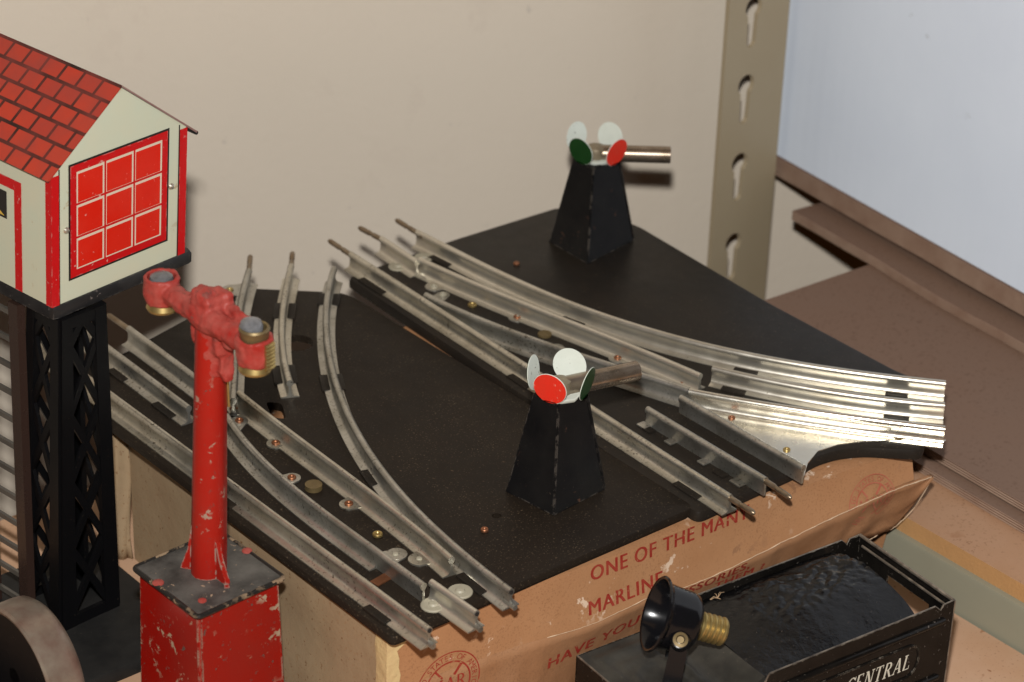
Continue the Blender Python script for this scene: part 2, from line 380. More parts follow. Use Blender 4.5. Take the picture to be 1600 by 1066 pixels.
m = MB(); m.box((X1 - .22, 20.223, -30), (X1, 20.75, 42)); m.build('side_flange', M_upright, up0, smooth=False)
# --- white box on cardboard sheets at the right
d_ = np.array([35.5 - 36.95, 5.18 - 19.6]); d_ /= np.linalg.norm(d_)
PW = lambda t, w, z: (36.95 + d_[0] * t - d_[1] * w, 19.6 + d_[1] * t + d_[0] * w, z)
def slab(m, t0, t1, w0, w1, z0, z1, wob=0.0):
    n = 24
    rings = []
    for k in range(n + 1):
        t = t0 + (t1 - t0) * k / n; w = w0 + wob * noise.noise((t * .35, z0 * 3, 0))
        rings.append([PW(t, w, z0), PW(t, w1, z0), PW(t, w1, z1), PW(t, w, z1)])
    m.loft(rings)
m = MB(); slab(m, -1.05, 45, 0, 13, 4.72, 46); o = m.build('white_box', M_white, smooth=False)
tag(o, 'large white corrugated cardboard box towering over brown sheets at the right', 'box')
def card(name, label, t0, t1, w0, w1, z0, z1, wob):
    m = MB(); slab(m, t0, t1, w0, w1, z0, z1, wob); o = m.build(name, M_brown, smooth=False); o.data.materials.append(M_brownedge)
    for p in o.data.polygons:
        if abs(p.normal.z) < .5: p.material_index = 1
    return tag(o, label, 'cardboard', 'brown cardboard sheets stacked under the white box')
card('cardboard_sheet', 'thick brown cardboard sheet directly under the white box', -.95, 46, -.15, 22, 3.83, 4.70, .06)
card('cardboard_sheet', 'narrow dark brown cardboard sheet, second one down below the white box', 2.1, 46, 1.0 - 2.4, 20, 3.12, 3.55, .15)
card('cardboard_sheet', 'flat pad of cardboard wedged between the two brown sheets below the white box', 3, 46, 1.2, 20, 3.552, 3.828, .1)
def panel(label, pts, z0, z1):
    m = MB(); m.sheet([pts], z0, z1); o = m.build('cardboard_board', M_brown, smooth=False); o.data.materials.append(M_brownedge)
    for p in o.data.polygons:
        if abs(p.normal.z) < .5: p.material_index = 1
    return tag(o, label, 'cardboard', 'wide cardboard panels lying on the raised shelf')
panel('wide brown cardboard panel lying uppermost on the raised shelf', [(26.6, 13.1), (25.55, 1.0), (25.0, -14), (60, -16), (60, 12.2), (36, 12.6)], 2.76, 3.1)
panel('wide brown cardboard panel underneath another one on the raised shelf', [(26.0, 13.0), (24.95, .9), (24.4, -14.3), (58, -16), (58, 12.1)], 2.385, 2.72)

# ================================================================== CARDBOARD BOX under the switches
AF = -0.0925
P0 = np.array([0.30, 0.62, 0.0]); EF = np.array([math.cos(AF), math.sin(AF), 0]); NF = np.array([math.sin(AF), -math.cos(AF), 0]); EZ = np.array([0, 0, 1.0])
def fsz(x, y): return on(x, y, P0, EF, EZ)
LF = fsz(1423, 720)[0]
crease = sorted([tuple(fsz(*q)) for q in ((905, 975), (1000, 930), (1080, 905), (1140, 878), (1200, 848), (1300, 799), (1400, 752), (1445, 735))])
cs, cz = [c[0] for c in crease], [c[1] for c in crease]
def zc(s):
    if s < cs[0]: return cz[0] + (cs[0] - s) * .02
    return float(np.interp(s, cs, cz)) + .04 * noise.noise((s * 1.7, 0, 3)) + .02 * noise.noise((s * 5, 1, 3))
def off(s, z):
    """how far the crushed front bulges outwards"""
    k = min(1, max(0, (s - 5.0) / 3.0)); c = zc(s); b = .28 * k
    if z >= c: return b * max(0, 1 - (z - c) / max(5.6 - c, .5)) ** 1.5 + .02 * noise.noise((s * .5, z, 0))
    return b - (c - z) * .30 * k + .03 * noise.noise((s * .9, z * 1.2, 5)) * k
def fpt(s, z, e=0.0): return P0 + EF * s + EZ * z + NF * (off(s, z) + e)
BL = np.array([0.95, 16.3, 0])     # rear left corner
BR = P0 + EF * LF + np.array([1.3, 17.5, 0])
box = thing('cardboard_box', 'worn brown cardboard box with red printing under the two black track switches', 'box', (10.5, 7, 0))
m = MB(); ns = 90
ss = [LF * k / ns for k in range(ns + 1)]
for (a, b) in zip(ss[:-1], ss[1:]):
    for k in range(6):
        q = lambda s, k: fpt(s, zc(s) + (ZB - zc(s)) * k / 6)
        m.face([q(a, k), q(b, k), q(b, k + 1), q(a, k + 1)])
bmesh.ops.remove_doubles(m.b, verts=m.b.verts, dist=1e-4)
m.build('front_panel', M_kraft, box, angle=60)
# the lower part below the crease runs out into a torn flap beyond the right corner
tip = fsz(1443, 735); fl = [fsz(1430, 785), fsz(1407, 828), fsz(1330, 868)]
SF = tip[0]
def zlow(s):
    xs = [0, fl[2][0] - .5, fl[2][0], fl[1][0], fl[0][0], SF]; zs = [0, 0.4, fl[2][1], fl[1][1], fl[0][1], tip[1] - .12]
    return float(np.interp(s, xs, zs)) + ((.20 * noise.noise((s * 1.9, 9, 0)) + .11 * noise.noise((s * 5, 9, 0))) if s > 15 else 0)
m = MB(); sl = [SF * k / 110 for k in range(111)]
def ztop(s): return zc(s)
for (a, b) in zip(sl[:-1], sl[1:]):
    for k in range(8):
        def q(s, k):
            e = (.0 if s < 16 else .12 * ((s - 16) / 5) ** 2 + .16 * noise.noise((s * .9, k * .35, 2)) * min(1, (s - 16) / 2) * min(1, k / 2)) + .05 * noise.noise((s * 1.8, k * .6, 6)) * min(1, k / 2)
            z = ztop(s) + (zlow(s) - ztop(s)) * k / 8
            return fpt(s, z - (1e-3 if k == 0 else 0), e)
        m.face([q(a, k), q(a, k + 1), q(b, k + 1), q(b, k)])
bmesh.ops.remove_doubles(m.b, verts=m.b.verts, dist=1e-4)
fo = m.build('folded_flap', M_kraftshade, box, angle=60, label='darker crushed lower front of the box, torn loose at the right corner')
sol = fo.modifiers.new('thickness', 'SOLIDIFY'); sol.thickness = .10
sol.offset = -1 if sum(p.normal.y * p.area for p in fo.data.polygons) < 0 else 1
m = MB()   # pale torn ridge along the crease
for (a, b) in ((6.2, 9.0), (9.0, 21.0)):
    pass
path = [fpt(s, zc(s), .015 + (0 if s < 16 else .12 * ((s - 16) / 5) ** 2)) for s in np.linspace(6.0, SF - .05, 120)]
m.tube(path, [.006 + .030 * max(0, noise.noise((i * .33, 4, 4))) + .010 * (i / 120) for i in range(120)], 6)
path = [fpt(s, zlow(s) + .02, .02 + .12 * max(0, (s - 16) / 5) ** 2) for s in np.linspace(fl[2][0], SF - .03, 40)]
m.tube(path, [.014 + .016 * noise.noise((i * .6, 1, 1)) for i in range(40)], 6)
m.build('torn_edge', M_torn, box)
m = MB(); m.face([fpt(0, 0), fpt(0, ZB), BL + EZ * ZB, BL]); bmesh.ops.subdivide_edges(m.b, edges=m.b.edges, cuts=12, use_grid_fill=True)
for v in m.b.verts:
    t = (v.co.y - .6) / 15.7; w = max(0, t * (1 - t)) * 4
    v.co.x += w * (-.10 + .14 * noise.noise((v.co.y * .25, v.co.z * .5, 1)))
m.build('end_panel', M_kraft2, box, angle=60)
m = MB(); m.face([fpt(0, ZB), fpt(LF, ZB), BR + EZ * ZB, BL + EZ * ZB]); m.build('top_panel', M_kraft, box)
m = MB(); m.face([BL, BL + EZ * ZB, BR + EZ * ZB, BR]); m.build('back_panel', M_kraft2, box)
m = MB(); m.face([fpt(LF, 0), fpt(LF, ZB), BR + EZ * ZB, BR]); m.build('end_panel', M_kraft, box)
# loose tucked flap at the far left corner
m = MB(); q0 = BL + np.array([-.02, .05, 0]); n1 = 8
tf = [[q0 + np.array([-.62 * j / n1 - .05 * math.sin(i * .8), .55 * j / n1 + .10 * math.sin(j * 1.1 + i * .5), ZB * i / 10 * (1 - .04 * (j / n1)) + (.18 * noise.noise((j * 1.3, 2, 2)) if i == 10 else 0)]) for j in range(n1 + 1)] for i in range(11)]
for i in range(10):
    for j in range(n1): m.face([tf[i][j], tf[i][j + 1], tf[i + 1][j + 1], tf[i + 1][j]])
bmesh.ops.remove_doubles(m.b, verts=m.b.verts, dist=1e-4)
o = m.build('tuck_flap', M_kraft2, box, angle=60); o.modifiers.new('thickness', 'SOLIDIFY').thickness = .07
# yellowed tape on the near vertical corner
m = MB(); rows = []
for i in range(15):
    z = 1.2 + (ZB - 1.2) * i / 14; w1 = .55 + .16 * noise.noise((z * 1.3, 0, 7)); w2 = .42 + .16 * noise.noise((z * 1.9, 3, 7)) + (.35 if z > 5.0 else 0)
    L_ = BL - P0; L_ = L_ / np.linalg.norm(L_); lf = np.array([-L_[1], L_[0], 0])
    rows.append([P0 + EZ * z + L_ * w1 + lf * .03, P0 + EZ * z + L_ * w1 * .5 + lf * .05, P0 + EZ * z + lf * .035 + NF * .035, P0 + EZ * z + EF * w2 * .5 + NF * .05, P0 + EZ * z + EF * w2 + NF * .04])
for a, b in zip(rows[:-1], rows[1:]):
    for j in range(4): m.face([a[j], a[j + 1], b[j + 1], b[j]])
bmesh.ops.remove_doubles(m.b, verts=m.b.verts, dist=1e-4)
m.build('corner_tape', M_tape, box, angle=60)

# --- printing
def glyphs(text, bold=.02):
    c = bpy.data.curves.new('t', 'FONT'); c.body = text; c.size = 1.0; c.offset = bold; c.space_character = 1.12; c.resolution_u = 4
    o = bpy.data.objects.new('t', c); S.collection.objects.link(o)
    dg = bpy.context.evaluated_depsgraph_get(); me = bpy.data.meshes.new_from_object(o.evaluated_get(dg))
    vs = [(v.co.x, v.co.y) for v in me.vertices]; fs = [list(p.vertices) for p in me.polygons]
    bpy.data.objects.remove(o); bpy.data.curves.remove(c); bpy.data.meshes.remove(me)
    return vs, fs
CAPH = .69
def put(m, vs, fs, fn):
    nv = [m.b.verts.new(V(fn(*v))) for v in vs]
    for f in fs:
        try: m.b.faces.new([nv[i] for i in f])
        except ValueError: pass
def foff(s): return .006 + (.12 * ((s - 16) / 5) ** 2 if s > 16 else 0)
def print_line(text, a, b, h, parent, matl, bold=.0, slant=.0):
    """text printed on the crushed front between two measured baseline ends"""
    vs, fs = glyphs(text, bold); x0 = min(v[0] for v in vs); x1 = max(v[0] for v in vs)
    (s0, z0), (s1, z1) = a, b; m = MB()
    def fn(x, y):
        t = (x - x0) / (x1 - x0); yy = y / CAPH * h
        s = s0 + (s1 - s0) * t + slant * yy; z = z0 + (z1 - z0) * t + yy
        return fpt(s, z, .02)
    for k, dx in enumerate((-.024, -.008, .008, .024)):
        put(m, vs, fs, lambda x, y: np.asarray(fn(x + dx, y)) + NF * .002 * k)
    return m.build('printing', matl, parent, smooth=False)
print_line('ONE OF THE MANY', fsz(922, 907), fsz(1168, 808), .52, box, M_ink)
print_line('MARLINE', fsz(915, 957), fsz(1029, 908), .50, box, M_ink)
print_line('ACCESSORIES,', fsz(1000, 952), fsz(1166, 884), .34, box, M_ink)
print_line('HAVE YOU', fsz(857, 1046), fsz(997, 976), .44, box, M_ink)
print_line('THEM ?', fsz(1113, 919), fsz(1191, 887), .26, box, M_ink)

# serif capitals as strokes on a unit cell (height 1): list of quads
def serif(ch):
    q = []
    bar = lambda x0, y0, x1, y1: q.append([(x0, y0), (x1, y0), (x1, y1), (x0, y1)])
    def dia(xa, ya, xb, yb, w): q.append([(xa - w / 2, ya), (xa + w / 2, ya), (xb + w / 2, yb), (xb - w / 2, yb)])
    def foot(x, y, w=.26): bar(x - w / 2, y, x + w / 2, y + .06)
    def arc(cx, cy, rx, ry, a0, a1, t0=.06, t1=.17, n=12):
        for k in range(n):
            p, r = math.radians(a0 + (a1 - a0) * k / n), math.radians(a0 + (a1 - a0) * (k + 1) / n)
            tk = lambda a: t0 + (t1 - t0) * abs(math.cos(a))
            o = lambda a, d: (cx + (rx - d) * math.cos(a), cy + (ry - min(d, .09)) * math.sin(a))
            q.append([o(p, 0), o(r, 0), o(r, tk(r)), o(p, tk(p))])
    w = .75
    if ch == 'M': bar(.12, 0, .19, 1); bar(.78, 0, .94, 1); dia(.5, 0, .2, 1, .15); dia(.5, 0, .82, 1, .08); foot(.15, 0); foot(.86, 0, .34); foot(.15, .94, .22); foot(.86, .94, .28); w = 1.08
    elif ch == 'A': dia(.14, 0, .42, 1, .08); dia(.72, 0, .44, 1, .17); bar(.24, .3, .62, .37); foot(.14, 0); foot(.72, 0, .32); w = .88
    elif ch == 'R': bar(.1, 0, .26, 1); arc(.36, .74, .32, .26, -90, 90); bar(.2, .94, .38, 1); bar(.2, .48, .4, .54); dia(.7, 0, .4, .5, .17); foot(.18, 0, .32); foot(.72, 0, .2); w = .82
    elif ch == 'N': bar(.12, 0, .19, 1); bar(.68, 0, .75, 1); dia(.68, 0, .2, 1, .18); foot(.15, 0); foot(.15, .94, .22); foot(.71, .94); w = .88
    elif ch == 'T': bar(.32, 0, .48, 1); bar(.06, .94, .74, 1); bar(.06, .78, .11, .98); bar(.69, .78, .74, .98); foot(.40, 0, .34); w = .82
    elif ch == 'L': bar(.1, 0, .26, 1); bar(.1, 0, .66, .06); bar(.61, 0, .66, .24); foot(.18, .94, .32); w = .72
    elif ch == 'E': bar(.1, 0, .26, 1); bar(.1, 0, .66, .06); bar(.61, 0, .66, .22); bar(.1, .94, .62, 1); bar(.57, .8, .62, 1); bar(.2, .48, .48, .54); w = .74
    elif ch == 'C': arc(.5, .5, .42, .5, 45, 315); bar(.76, .72, .81, .98); w = .84
    elif ch == 'O': arc(.46, .5, .42, .5, 0, 360); w = .92
    elif ch == 'K': bar(.1, 0, .26, 1); dia(.26, .45, .66, 1, .08); dia(.72, 0, .4, .62, .17); foot(.18, 0, .32); foot(.18, .94, .32); foot(.66, .94, .22); foot(.74, 0, .24); w = .86
    elif ch == 'Y': bar(.34, 0, .5, .5); dia(.42, .45, .12, 1, .16); dia(.42, .45, .72, 1, .08); foot(.42, 0, .34); foot(.12, .94, .26); foot(.72, .94, .24); w = .84
    elif ch == 'W': dia(.3, 0, .1, 1, .16); dia(.3, 0, .52, 1, .08); dia(.74, 0, .54, 1, .16); dia(.74, 0, .96, 1, .08); foot(.1, .94, .26); foot(.54, .94, .2); foot(.96, .94, .22); w = 1.08
    elif ch == ' ': w = .4
    return q, w
def serif_word(m, text, fn, gap=.06):
    """fn(x, y) maps the word (x from 0 to its width, y 0..1) to space; returns nothing, letters become quads"""
    x = 0
    lay = []
    for ch in text:
        q, w = serif(ch); lay += [[(a + x, b) for a, b in f] for f in q]; x += w + gap
    for i, f in enumerate(lay): m.face([fn(a / x, b, i) for a, b in f])

def seal(c, r, parent, matl, name='printed_seal'):
    """round red seal: two rings, ring lettering, a large X behind the word in the middle"""
    m = MB(); F = lambda a, b, e=0: fpt(c[0] + a, c[1] + b, .012 + e + (foff(c[0] + a) - .006))
    def ring(r0, r1, e=0, n=56):
        for k in range(n):
            a, b = 2 * math.pi * k / n, 2 * math.pi * (k + 1) / n
            m.face([F(r0 * math.cos(a), r0 * math.sin(a), e), F(r1 * math.cos(a), r1 * math.sin(a), e), F(r1 * math.cos(b), r1 * math.sin(b), e), F(r0 * math.cos(b), r0 * math.sin(b), e)])
    ring(.965 * r, r); ring(.66 * r, .71 * r)
    def around(text, a0, a1, flip=False):
        for k, ch in enumerate(text):
            if ch == ' ': continue
            a = math.radians(a0 + (a1 - a0) * k / (len(text) - 1)); vs, fs = glyphs(ch, .0)
            mx = (min(v[0] for v in vs) + max(v[0] for v in vs)) / 2; hh = .17 * r / CAPH
            ca, sa = math.cos(a), math.sin(a)
            def fn(x, y):
                u, w = (x - mx) * hh * .95, y * hh - .085 * r
                if flip: u, w = -u, -w
                rr = .835 * r + w; return F(rr * ca + u * sa, rr * sa - u * ca)
            put(m, vs, fs, fn)
    around('UNITED STATES OF AMERICA', 205, -25); around('MADE IN', 240, 300, True)
    for sg in (1, -1):   # X arms, broken behind the word
        for (t0, t1) in ((.30, .69), (-.69, -.30)):
            w = .045 if sg > 0 else .03
            d = np.array([math.cos(math.radians(52)), sg * math.sin(math.radians(52))]); n = np.array([-d[1], d[0]])
            m.face([F(*(d * t * r + n * w * r * k), -.003) for t, k in ((t0, -1), (t1, -1), (t1, 1), (t0, 1))])
    serif_word(m, 'MAR', lambda x, y, i: F((x - .48) * 1.12 * r, (y - .5) * .40 * r, .0006 * (i % 7)))
    return m.build(name, matl, parent, smooth=False)
ca = fsz(700, 1068); seal((ca[0], ca[1] - .02), 1.20, box, M_ink)
cb = fsz(1353, 778); seal((cb[0] - .02, cb[1]), 1.02, box, M_inkfaint)

# ================================================================== TRACK SWITCHES
RAIL = [(-.33, 0), (-.33, .04), (-.14, .07), (-.075, .13), (-.05, .24), (-.045, .44), (-.085, .49), (-.125, .56), (-.115, .64), (-.06, .70), (0, .72)]
RAIL = RAIL + [(-a, b) for a, b in RAIL[-2::-1]]
THIN = [(-.045, 0), (-.045, .44), (-.085, .49), (-.125, .56), (-.115, .64), (-.06, .70), (0, .72), (.06, .70), (.115, .64), (.125, .56), (.085, .49), (.045, .44), (.045, 0)]
def H(*px): return [at(x, y, ZR) * np.array([1, 1, 0]) + np.array([0, 0, ZP + .004]) for x, y in px]
def rail(sw, pts, m_, prof=RAIL, lugs=(), deg=3, fit=False, extend=None):
    path = fit_path(pts, deg) if fit else smooth_path(pts)
    m = MB(); m.sweep(prof, path)
    if lugs:   # riveted ears of the flange
        for px, py, r in lugs:
            q = at(px, py, ZP); d = [np.linalg.norm((p - q)[:2]) for p in path]; p = path[int(np.argmin(d))]
            ax = np.array([p[0], p[1], ZP + .006]); c = np.array([q[0], q[1], ZP + .006])
            m.disc(c, r, .06)
            dv = ax - c; L_ = np.linalg.norm(dv)
            if L_ > .05:
                dv /= L_; n = np.array([-dv[1], dv[0], 0])
                m.prism([c + n * r * .98, c - n * r * .98, c + dv * L_ - n * r * 1.5, c + dv * L_ + n * r * 1.5], (0, 0, .055))
    return m.build('rail', m_, sw, angle=62), path
def pin(sw, a, b, r=.105, tip=True):
    a = np.asarray(a, float); b = np.asarray(b, float); z = np.array([0, 0, .57]); a = a + z; b = b + z
    d = (b - a); L_ = np.linalg.norm(d); m = MB()
    if tip: ts, rs = [0, .35, .38, .46, .50, .88, .96, 1], [r, r, r * .8, r * .8, r, r, r * .7, r * .25]
    else: ts, rs = [0, .9, 1], [r, r, r * .5]
    m.tube([a - d * .3] + [a + d * t for t in ts], [r * .95] + rs, 12); m.build('connecting_pin', M_pin, sw)
def rivet(sw, px, py, m_, r=.15, h=.05, z=None, hollow=True):
    c = at(px, py, ZP) if z is None else at(px, py, z); c = np.array([c[0], c[1], (ZP if z is None else z) + .062 - .03])
    m = MB()
    if hollow: m.lathe([(r, 0), (r, h + .02), (r * .85, h + .045), (r * .5, h + .04), (r * .38, h), (r * .3, h - .01)], c, seg=18)
    else: m.lathe([(r, 0), (r, h), (r * .8, h + .03), (.01, h + .04)], c, seg=18)
    m.build('rivet', m_, sw)
def tab(sw, px, py, path, L_=1.0, w=.42, side=0):
    """black strap of the plate bent over the rail flange"""
    q = at(px, py, ZP); i = int(np.argmin([np.linalg.norm((p - q)[:2]) for p in path])); i = min(max(i, 1), len(path) - 2)
    t = path[i + 1] - path[i - 1]; a = math.atan2(t[1], t[0]); p = path[i]
    M = Matrix.Translation((p[0], p[1], ZP)) @ Matrix.Rotation(a, 4, 'Z'); m = MB()
    if side >= 0: m.box((-L_ / 2, .10, -.02), (L_ / 2, w, .095), M, bev=.03)
    if side <= 0: m.box((-L_ / 2, -w, -.02), (L_ / 2, -.10, .095), M, bev=.03)
    m.build('plate_tab', M_plate2, sw)
def rail_clips(sw, path, spots):
    for px, py, L_ in spots:
        if not L_: continue
        q = at(px, py, ZP); i = int(np.argmin([np.linalg.norm((p - q)[:2]) for p in path])); i = min(max(i, 1), len(path) - 2)
        t = path[i + 1] - path[i - 1]; p = path[i]; m = MB()
        M = Matrix.Translation((p[0], p[1], ZP)) @ Matrix.Rotation(math.atan2(t[1], t[0]), 4, 'Z')
        for sg in (-1, 1): m = MB(); m.box((-L_ / 2, min(sg * .03, sg * .38), .035), (L_ / 2, max(sg * .03, sg * .38), .10), M, bev=.02); m.build('rail_clip', M_tin3, sw)
def pclip(cx, cy, r, n=20, sx=1.0, rot=0): return [(cx + r * sx * math.cos(2 * math.pi * k / n) * math.cos(rot) - r * math.sin(2 * math.pi * k / n) * math.sin(rot), cy + r * sx * math.cos(2 * math.pi * k / n) * math.sin(rot) + r * math.sin(2 * math.pi * k / n) * math.cos(rot)) for k in range(n)]
def rounded(poly, r=.35, n=4):
    out = []; P = [np.asarray(p[:2], float) for p in poly]
    for i in range(len(P)):
        a, b, c = P[i - 1], P[i], P[(i + 1) % len(P)]
        u = (a - b); v = (c - b); rr = min(r, np.linalg.norm(u) * .45, np.linalg.norm(v) * .45)
        p = b + u / np.linalg.norm(u) * rr; q = b + v / np.linalg.norm(v) * rr
        for k in range(n + 1):
            t = k / n; out.append(tuple((1 - t) ** 2 * p + 2 * t * (1 - t) * b + t * t * q))
    return out
G2 = lambda px, py: at(px, py, ZP)[:2]

def signal(sw, corners, Htop, discs, tube_dir, tube_len, tilt=0.0, scale=.53):
    """truncated black tower with a lantern of four round discs and a lamp tube"""
    f, l, r = [at(*q, ZP) for q in corners]; c = (l + r) / 2; b = 2 * c - f
    base = [f, r, b, l]; top = [c + (p - c) * scale + EZ * Htop for p in base]
    m = MB(); m.loft([[c + (p - c) * 1.03 + EZ * .004 for p in base], [c + (p - c) * 1.0 + EZ * .06 for p in base], top])
    bmesh.ops.bevel(m.b, geom=[e for e in m.b.edges], offset=.045, segments=2, affect='EDGES')
    tw = m.build('signal_tower', M_black, sw, angle=30)
    m = MB()   # folded seam along the right-hand rear edge
    m.tube([r + (c - r) * .02 + EZ * .1, top[1] + (c - r) * .0], .055, 8); m.build('seam', M_black, tw)
    tc = c + EZ * Htop
    m = MB(); m.lathe([(.72, -.05), (.78, .02), (.80, .10), (.76, .11), (.70, .04), (.3, .03)], tc, seg=8); m.build('lantern_cup', M_discwhite, tw)
    m = MB(); m.lathe([(.38, .04), (.40, .36), (.36, .46), (.2, .52), (.05, .53)], tc, seg=20); m.build('lantern_body', M_lantern, tw)
    d = np.array([math.cos(tube_dir), math.sin(tube_dir), .0]); z0 = tc + EZ * .19
    m = MB(); m.lathe([(.335, .2), (.335, tube_len), (.31, tube_len + .02), (.28, tube_len), (.27, tube_len - .8), (.02, tube_len - .82)], z0, d, 24)
    m.build('lamp_tube', M_steel, tw)
    for (ri, aw), colm in discs:
        dv = ri * RT * np.array([1, 1, 0]) / np.linalg.norm(RT[:2]) + aw * FW * np.array([1, 1, 0]) / np.linalg.norm(FW[:2])
        rad = np.linalg.norm(dv); dv = dv / rad; nrm = dv * math.cos(.16) + EZ * math.sin(-.16) ; p = tc + dv * (rad - .02) + EZ * .56
        m = MB(); m.lathe([(.58, -.02), (.58, .0)], p, nrm, 36)
        t1 = tc + dv * .74 + EZ * .06; n = np.cross(EZ, dv)
        m.prism([t1 + n * .2, t1 - n * .2, p - EZ * .5 - n * .2 - dv * .02, p - EZ * .5 + n * .2 - dv * .02], -dv * .02)
        o = m.build('lantern_disc', M_discwhite, tw, angle=30)
        m = MB(); m.disc(p + nrm * .003, .565, .014, nrm, 36); m.build('painted_face', colm, o)

def insul(sw, px, py, r=.42):
    c = at(px, py, ZP); m = MB(); m.lathe([(r, .008), (r, .05), (r * .93, .075), (.16, .075), (.12, .13), (.02, .14)], (c[0], c[1], ZP), seg=26); m.build('insulating_disc', M_pale, sw)

grp = 'toy track switches lying on the brown cardboard box'
# ---------------------------------------------------- left switch
s1 = thing('track_switch', 'black tinplate track switch nearest the red crossing post, red and white lantern on its tower', 'track switch', (6.3, 10, ZB), grp)
pl = [(0.0, 0.0), (12.6, -.12), (12.5, 18.6), tuple(G2(533, 455)), tuple(G2(355, 447)), tuple(G2(300, 492)), tuple(G2(265, 512)), tuple(G2(232, 530)), tuple(G2(194, 553)), (.02, 20.9)]
q = G2(194, 553); pl[-1] = (.05, q[1] - .05)
h1 = [pclip(*G2(776, 806), .16), pclip(*G2(463, 536), .62, 24), rounded([G2(415, 628), G2(440, 630), G2(447, 655), G2(425, 652)], .2, 3)]
m = MB(); m.sheet([rounded(pl, .3)] + h1, ZB + .16, ZP, rim=.14)
m.build('base_plate', M_plate, s1, angle=40)
m = MB(); sk = rounded([(.12, .12), (12.4, 0), (12.3, 18.4), tuple(G2(533, 462)), tuple(G2(355, 454)), (3.2, 20.4), (.2, 20.4)], .2)
m.loft([[(*p, ZB + .005) for p in sk], [(*p, ZB + .158) for p in sk]], cap=False); m.build('plate_skirt', M_plate2, s1, smooth=False)
r1, p1 = rail(s1, H((671, 980), (172, 612)), M_tin)
e1 = H((671, 980), (172, 612)); dirv = (e1[1] - e1[0]) / np.linalg.norm(e1[1] - e1[0])
bpy.data.objects.remove(r1); r1, p1 = rail(s1, [e1[0], e1[1] + dirv * 4.6], M_tin)
tab(s1, 358, 778, p1); tab(s1, 606, 962, p1, 1.1)
ms = H((295, 634), (168, 539)); dm = (ms[1] - ms[0]) / np.linalg.norm(ms[1] - ms[0])
_, pm = rail(s1, [ms[0], ms[1] + dm * 2.0], M_tin3); tab(s1, 190, 585, pm, 1.0); tab(s1, 270, 640, pm, 1.2)
so = H((201, 509), (300, 582), (352, 622)); rail(s1, so, M_tin3); pin(s1, so[0], H((168, 486))[0], tip=False)
d1 = H((389, 419), (381, 447), (374, 482), (368, 540), (366, 590), (364, 622)); _, pd = rail(s1, d1, M_tin3, lugs=((363, 455, .42),), fit=True)
pin(s1, d1[0], H((391, 394))[0])
md = H((455, 411), (446, 452), (441, 490), (441, 530), (446, 570), (453, 594)); _, pmd = rail(s1, md, M_tin, fit=True); pin(s1, md[0], H((457, 389))[0])
tab(s1, 437, 488, pmd, 1.2); tab(s1, 445, 588, pmd, 1.3)
st = H((522, 416), (513, 450), (509, 490), (512, 530), (520, 575), (548, 655), (591, 722), (655, 797), (720, 858), (799, 920))
_, pst = rail(s1, st, M_tin3, fit=True, deg=5); tab(s1, 512, 470, pst, .9); tab(s1, 518, 600, pst, 1.1); tab(s1, 585, 750, pst, 1.0); tab(s1, 745, 910, pst, 1.3)
up = H((373, 610), (442, 664), (523, 724), (599, 782), (667, 836), (706, 870)); rail(s1, up, M_tin, lugs=((365, 643, .32), (431, 695, .32), (545, 790, .32), (655, 876, .36)), fit=True)
lo = H((354, 646), (384, 686), (427, 734), (462, 760), (510, 800), (590, 858)); rail(s1, lo, M_tin3, lugs=((374, 660, .3), (456, 749, .3), (620, 868, .34)), fit=True)
rail(s1, H((590, 858), (662, 911)), M_tin3, prof=THIN)
ce = H((674, 905), (745, 954)); rail(s1, ce, M_tin2); insul(s1, 677, 947, .40); insul(s1, 719, 926, .40)
# speckled wedge between the diverging rails
m = MB(); wp = [G2(*q) for q in ((300, 590), (350, 638), (372, 640), (374, 600), (381, 520))]; m.sheet([wp], ZP + .008, ZP + .05); m.build('frog_plate', M_tin, s1, smooth=False)
for q in ((365, 642), (431, 695), (545, 790), (374, 660), (456, 749)): rivet(s1, *q, M_copper)
rivet(s1, 757, 831, M_copper, .13); rivet(s1, 590, 838, M_brass, .17); rivet(s1, 359, 456, M_brass, .15)
rivet(s1, 655, 876, M_pale, .10, hollow=False); rivet(s1, 618, 869, M_pale, .10, hollow=False)
c = at(490, 764, ZP); m = MB(); m.disc((c[0], c[1], ZP + .006), .29, .18, seg=24); m.build('brass_stud', M_brass_old, s1)
c = at(465, 536, ZP); 
m = MB(); a0 = at(600, 905, ZP); m.box((-.45, -.18, .01), (.45, .18, .05), Matrix.Translation((a0[0], a0[1], ZP)) @ Matrix.Rotation(.15, 4, 'Z')); m.build('contact_strip', M_copper, s1)
for b, e in (((671, 980), (683, 990)), ((745, 954), (752, 962)), ((799, 920), (808, 928))):
    pb = H(b)[0]; pe = H(e)[0]; dd = np.array([0, -1, 0.]); m = MB()
    m.tube([pb + np.array([0, .25, .59]), pb + np.array([0, -.03, .59])], .075, 10); m.build('socket_shade', M_hollowshade, s1)  # solid black plug painted as the shade inside the hollow rail end
    m = MB(); m.tube([pb + np.array([.0, .3, .14]), pb + np.array([.0, -.22, .12])], .10, 8); m.build('end_clip', M_tin3, s1)
signal(s1, ((865, 806), (790, 768), (945, 765)), 3.75, [((-.34, -.80), M_discred), ((.32, .86), M_discred), ((-.90, .30), M_discgreen), ((.90, -.40), M_discgreen)], math.radians(-14), 2.85)

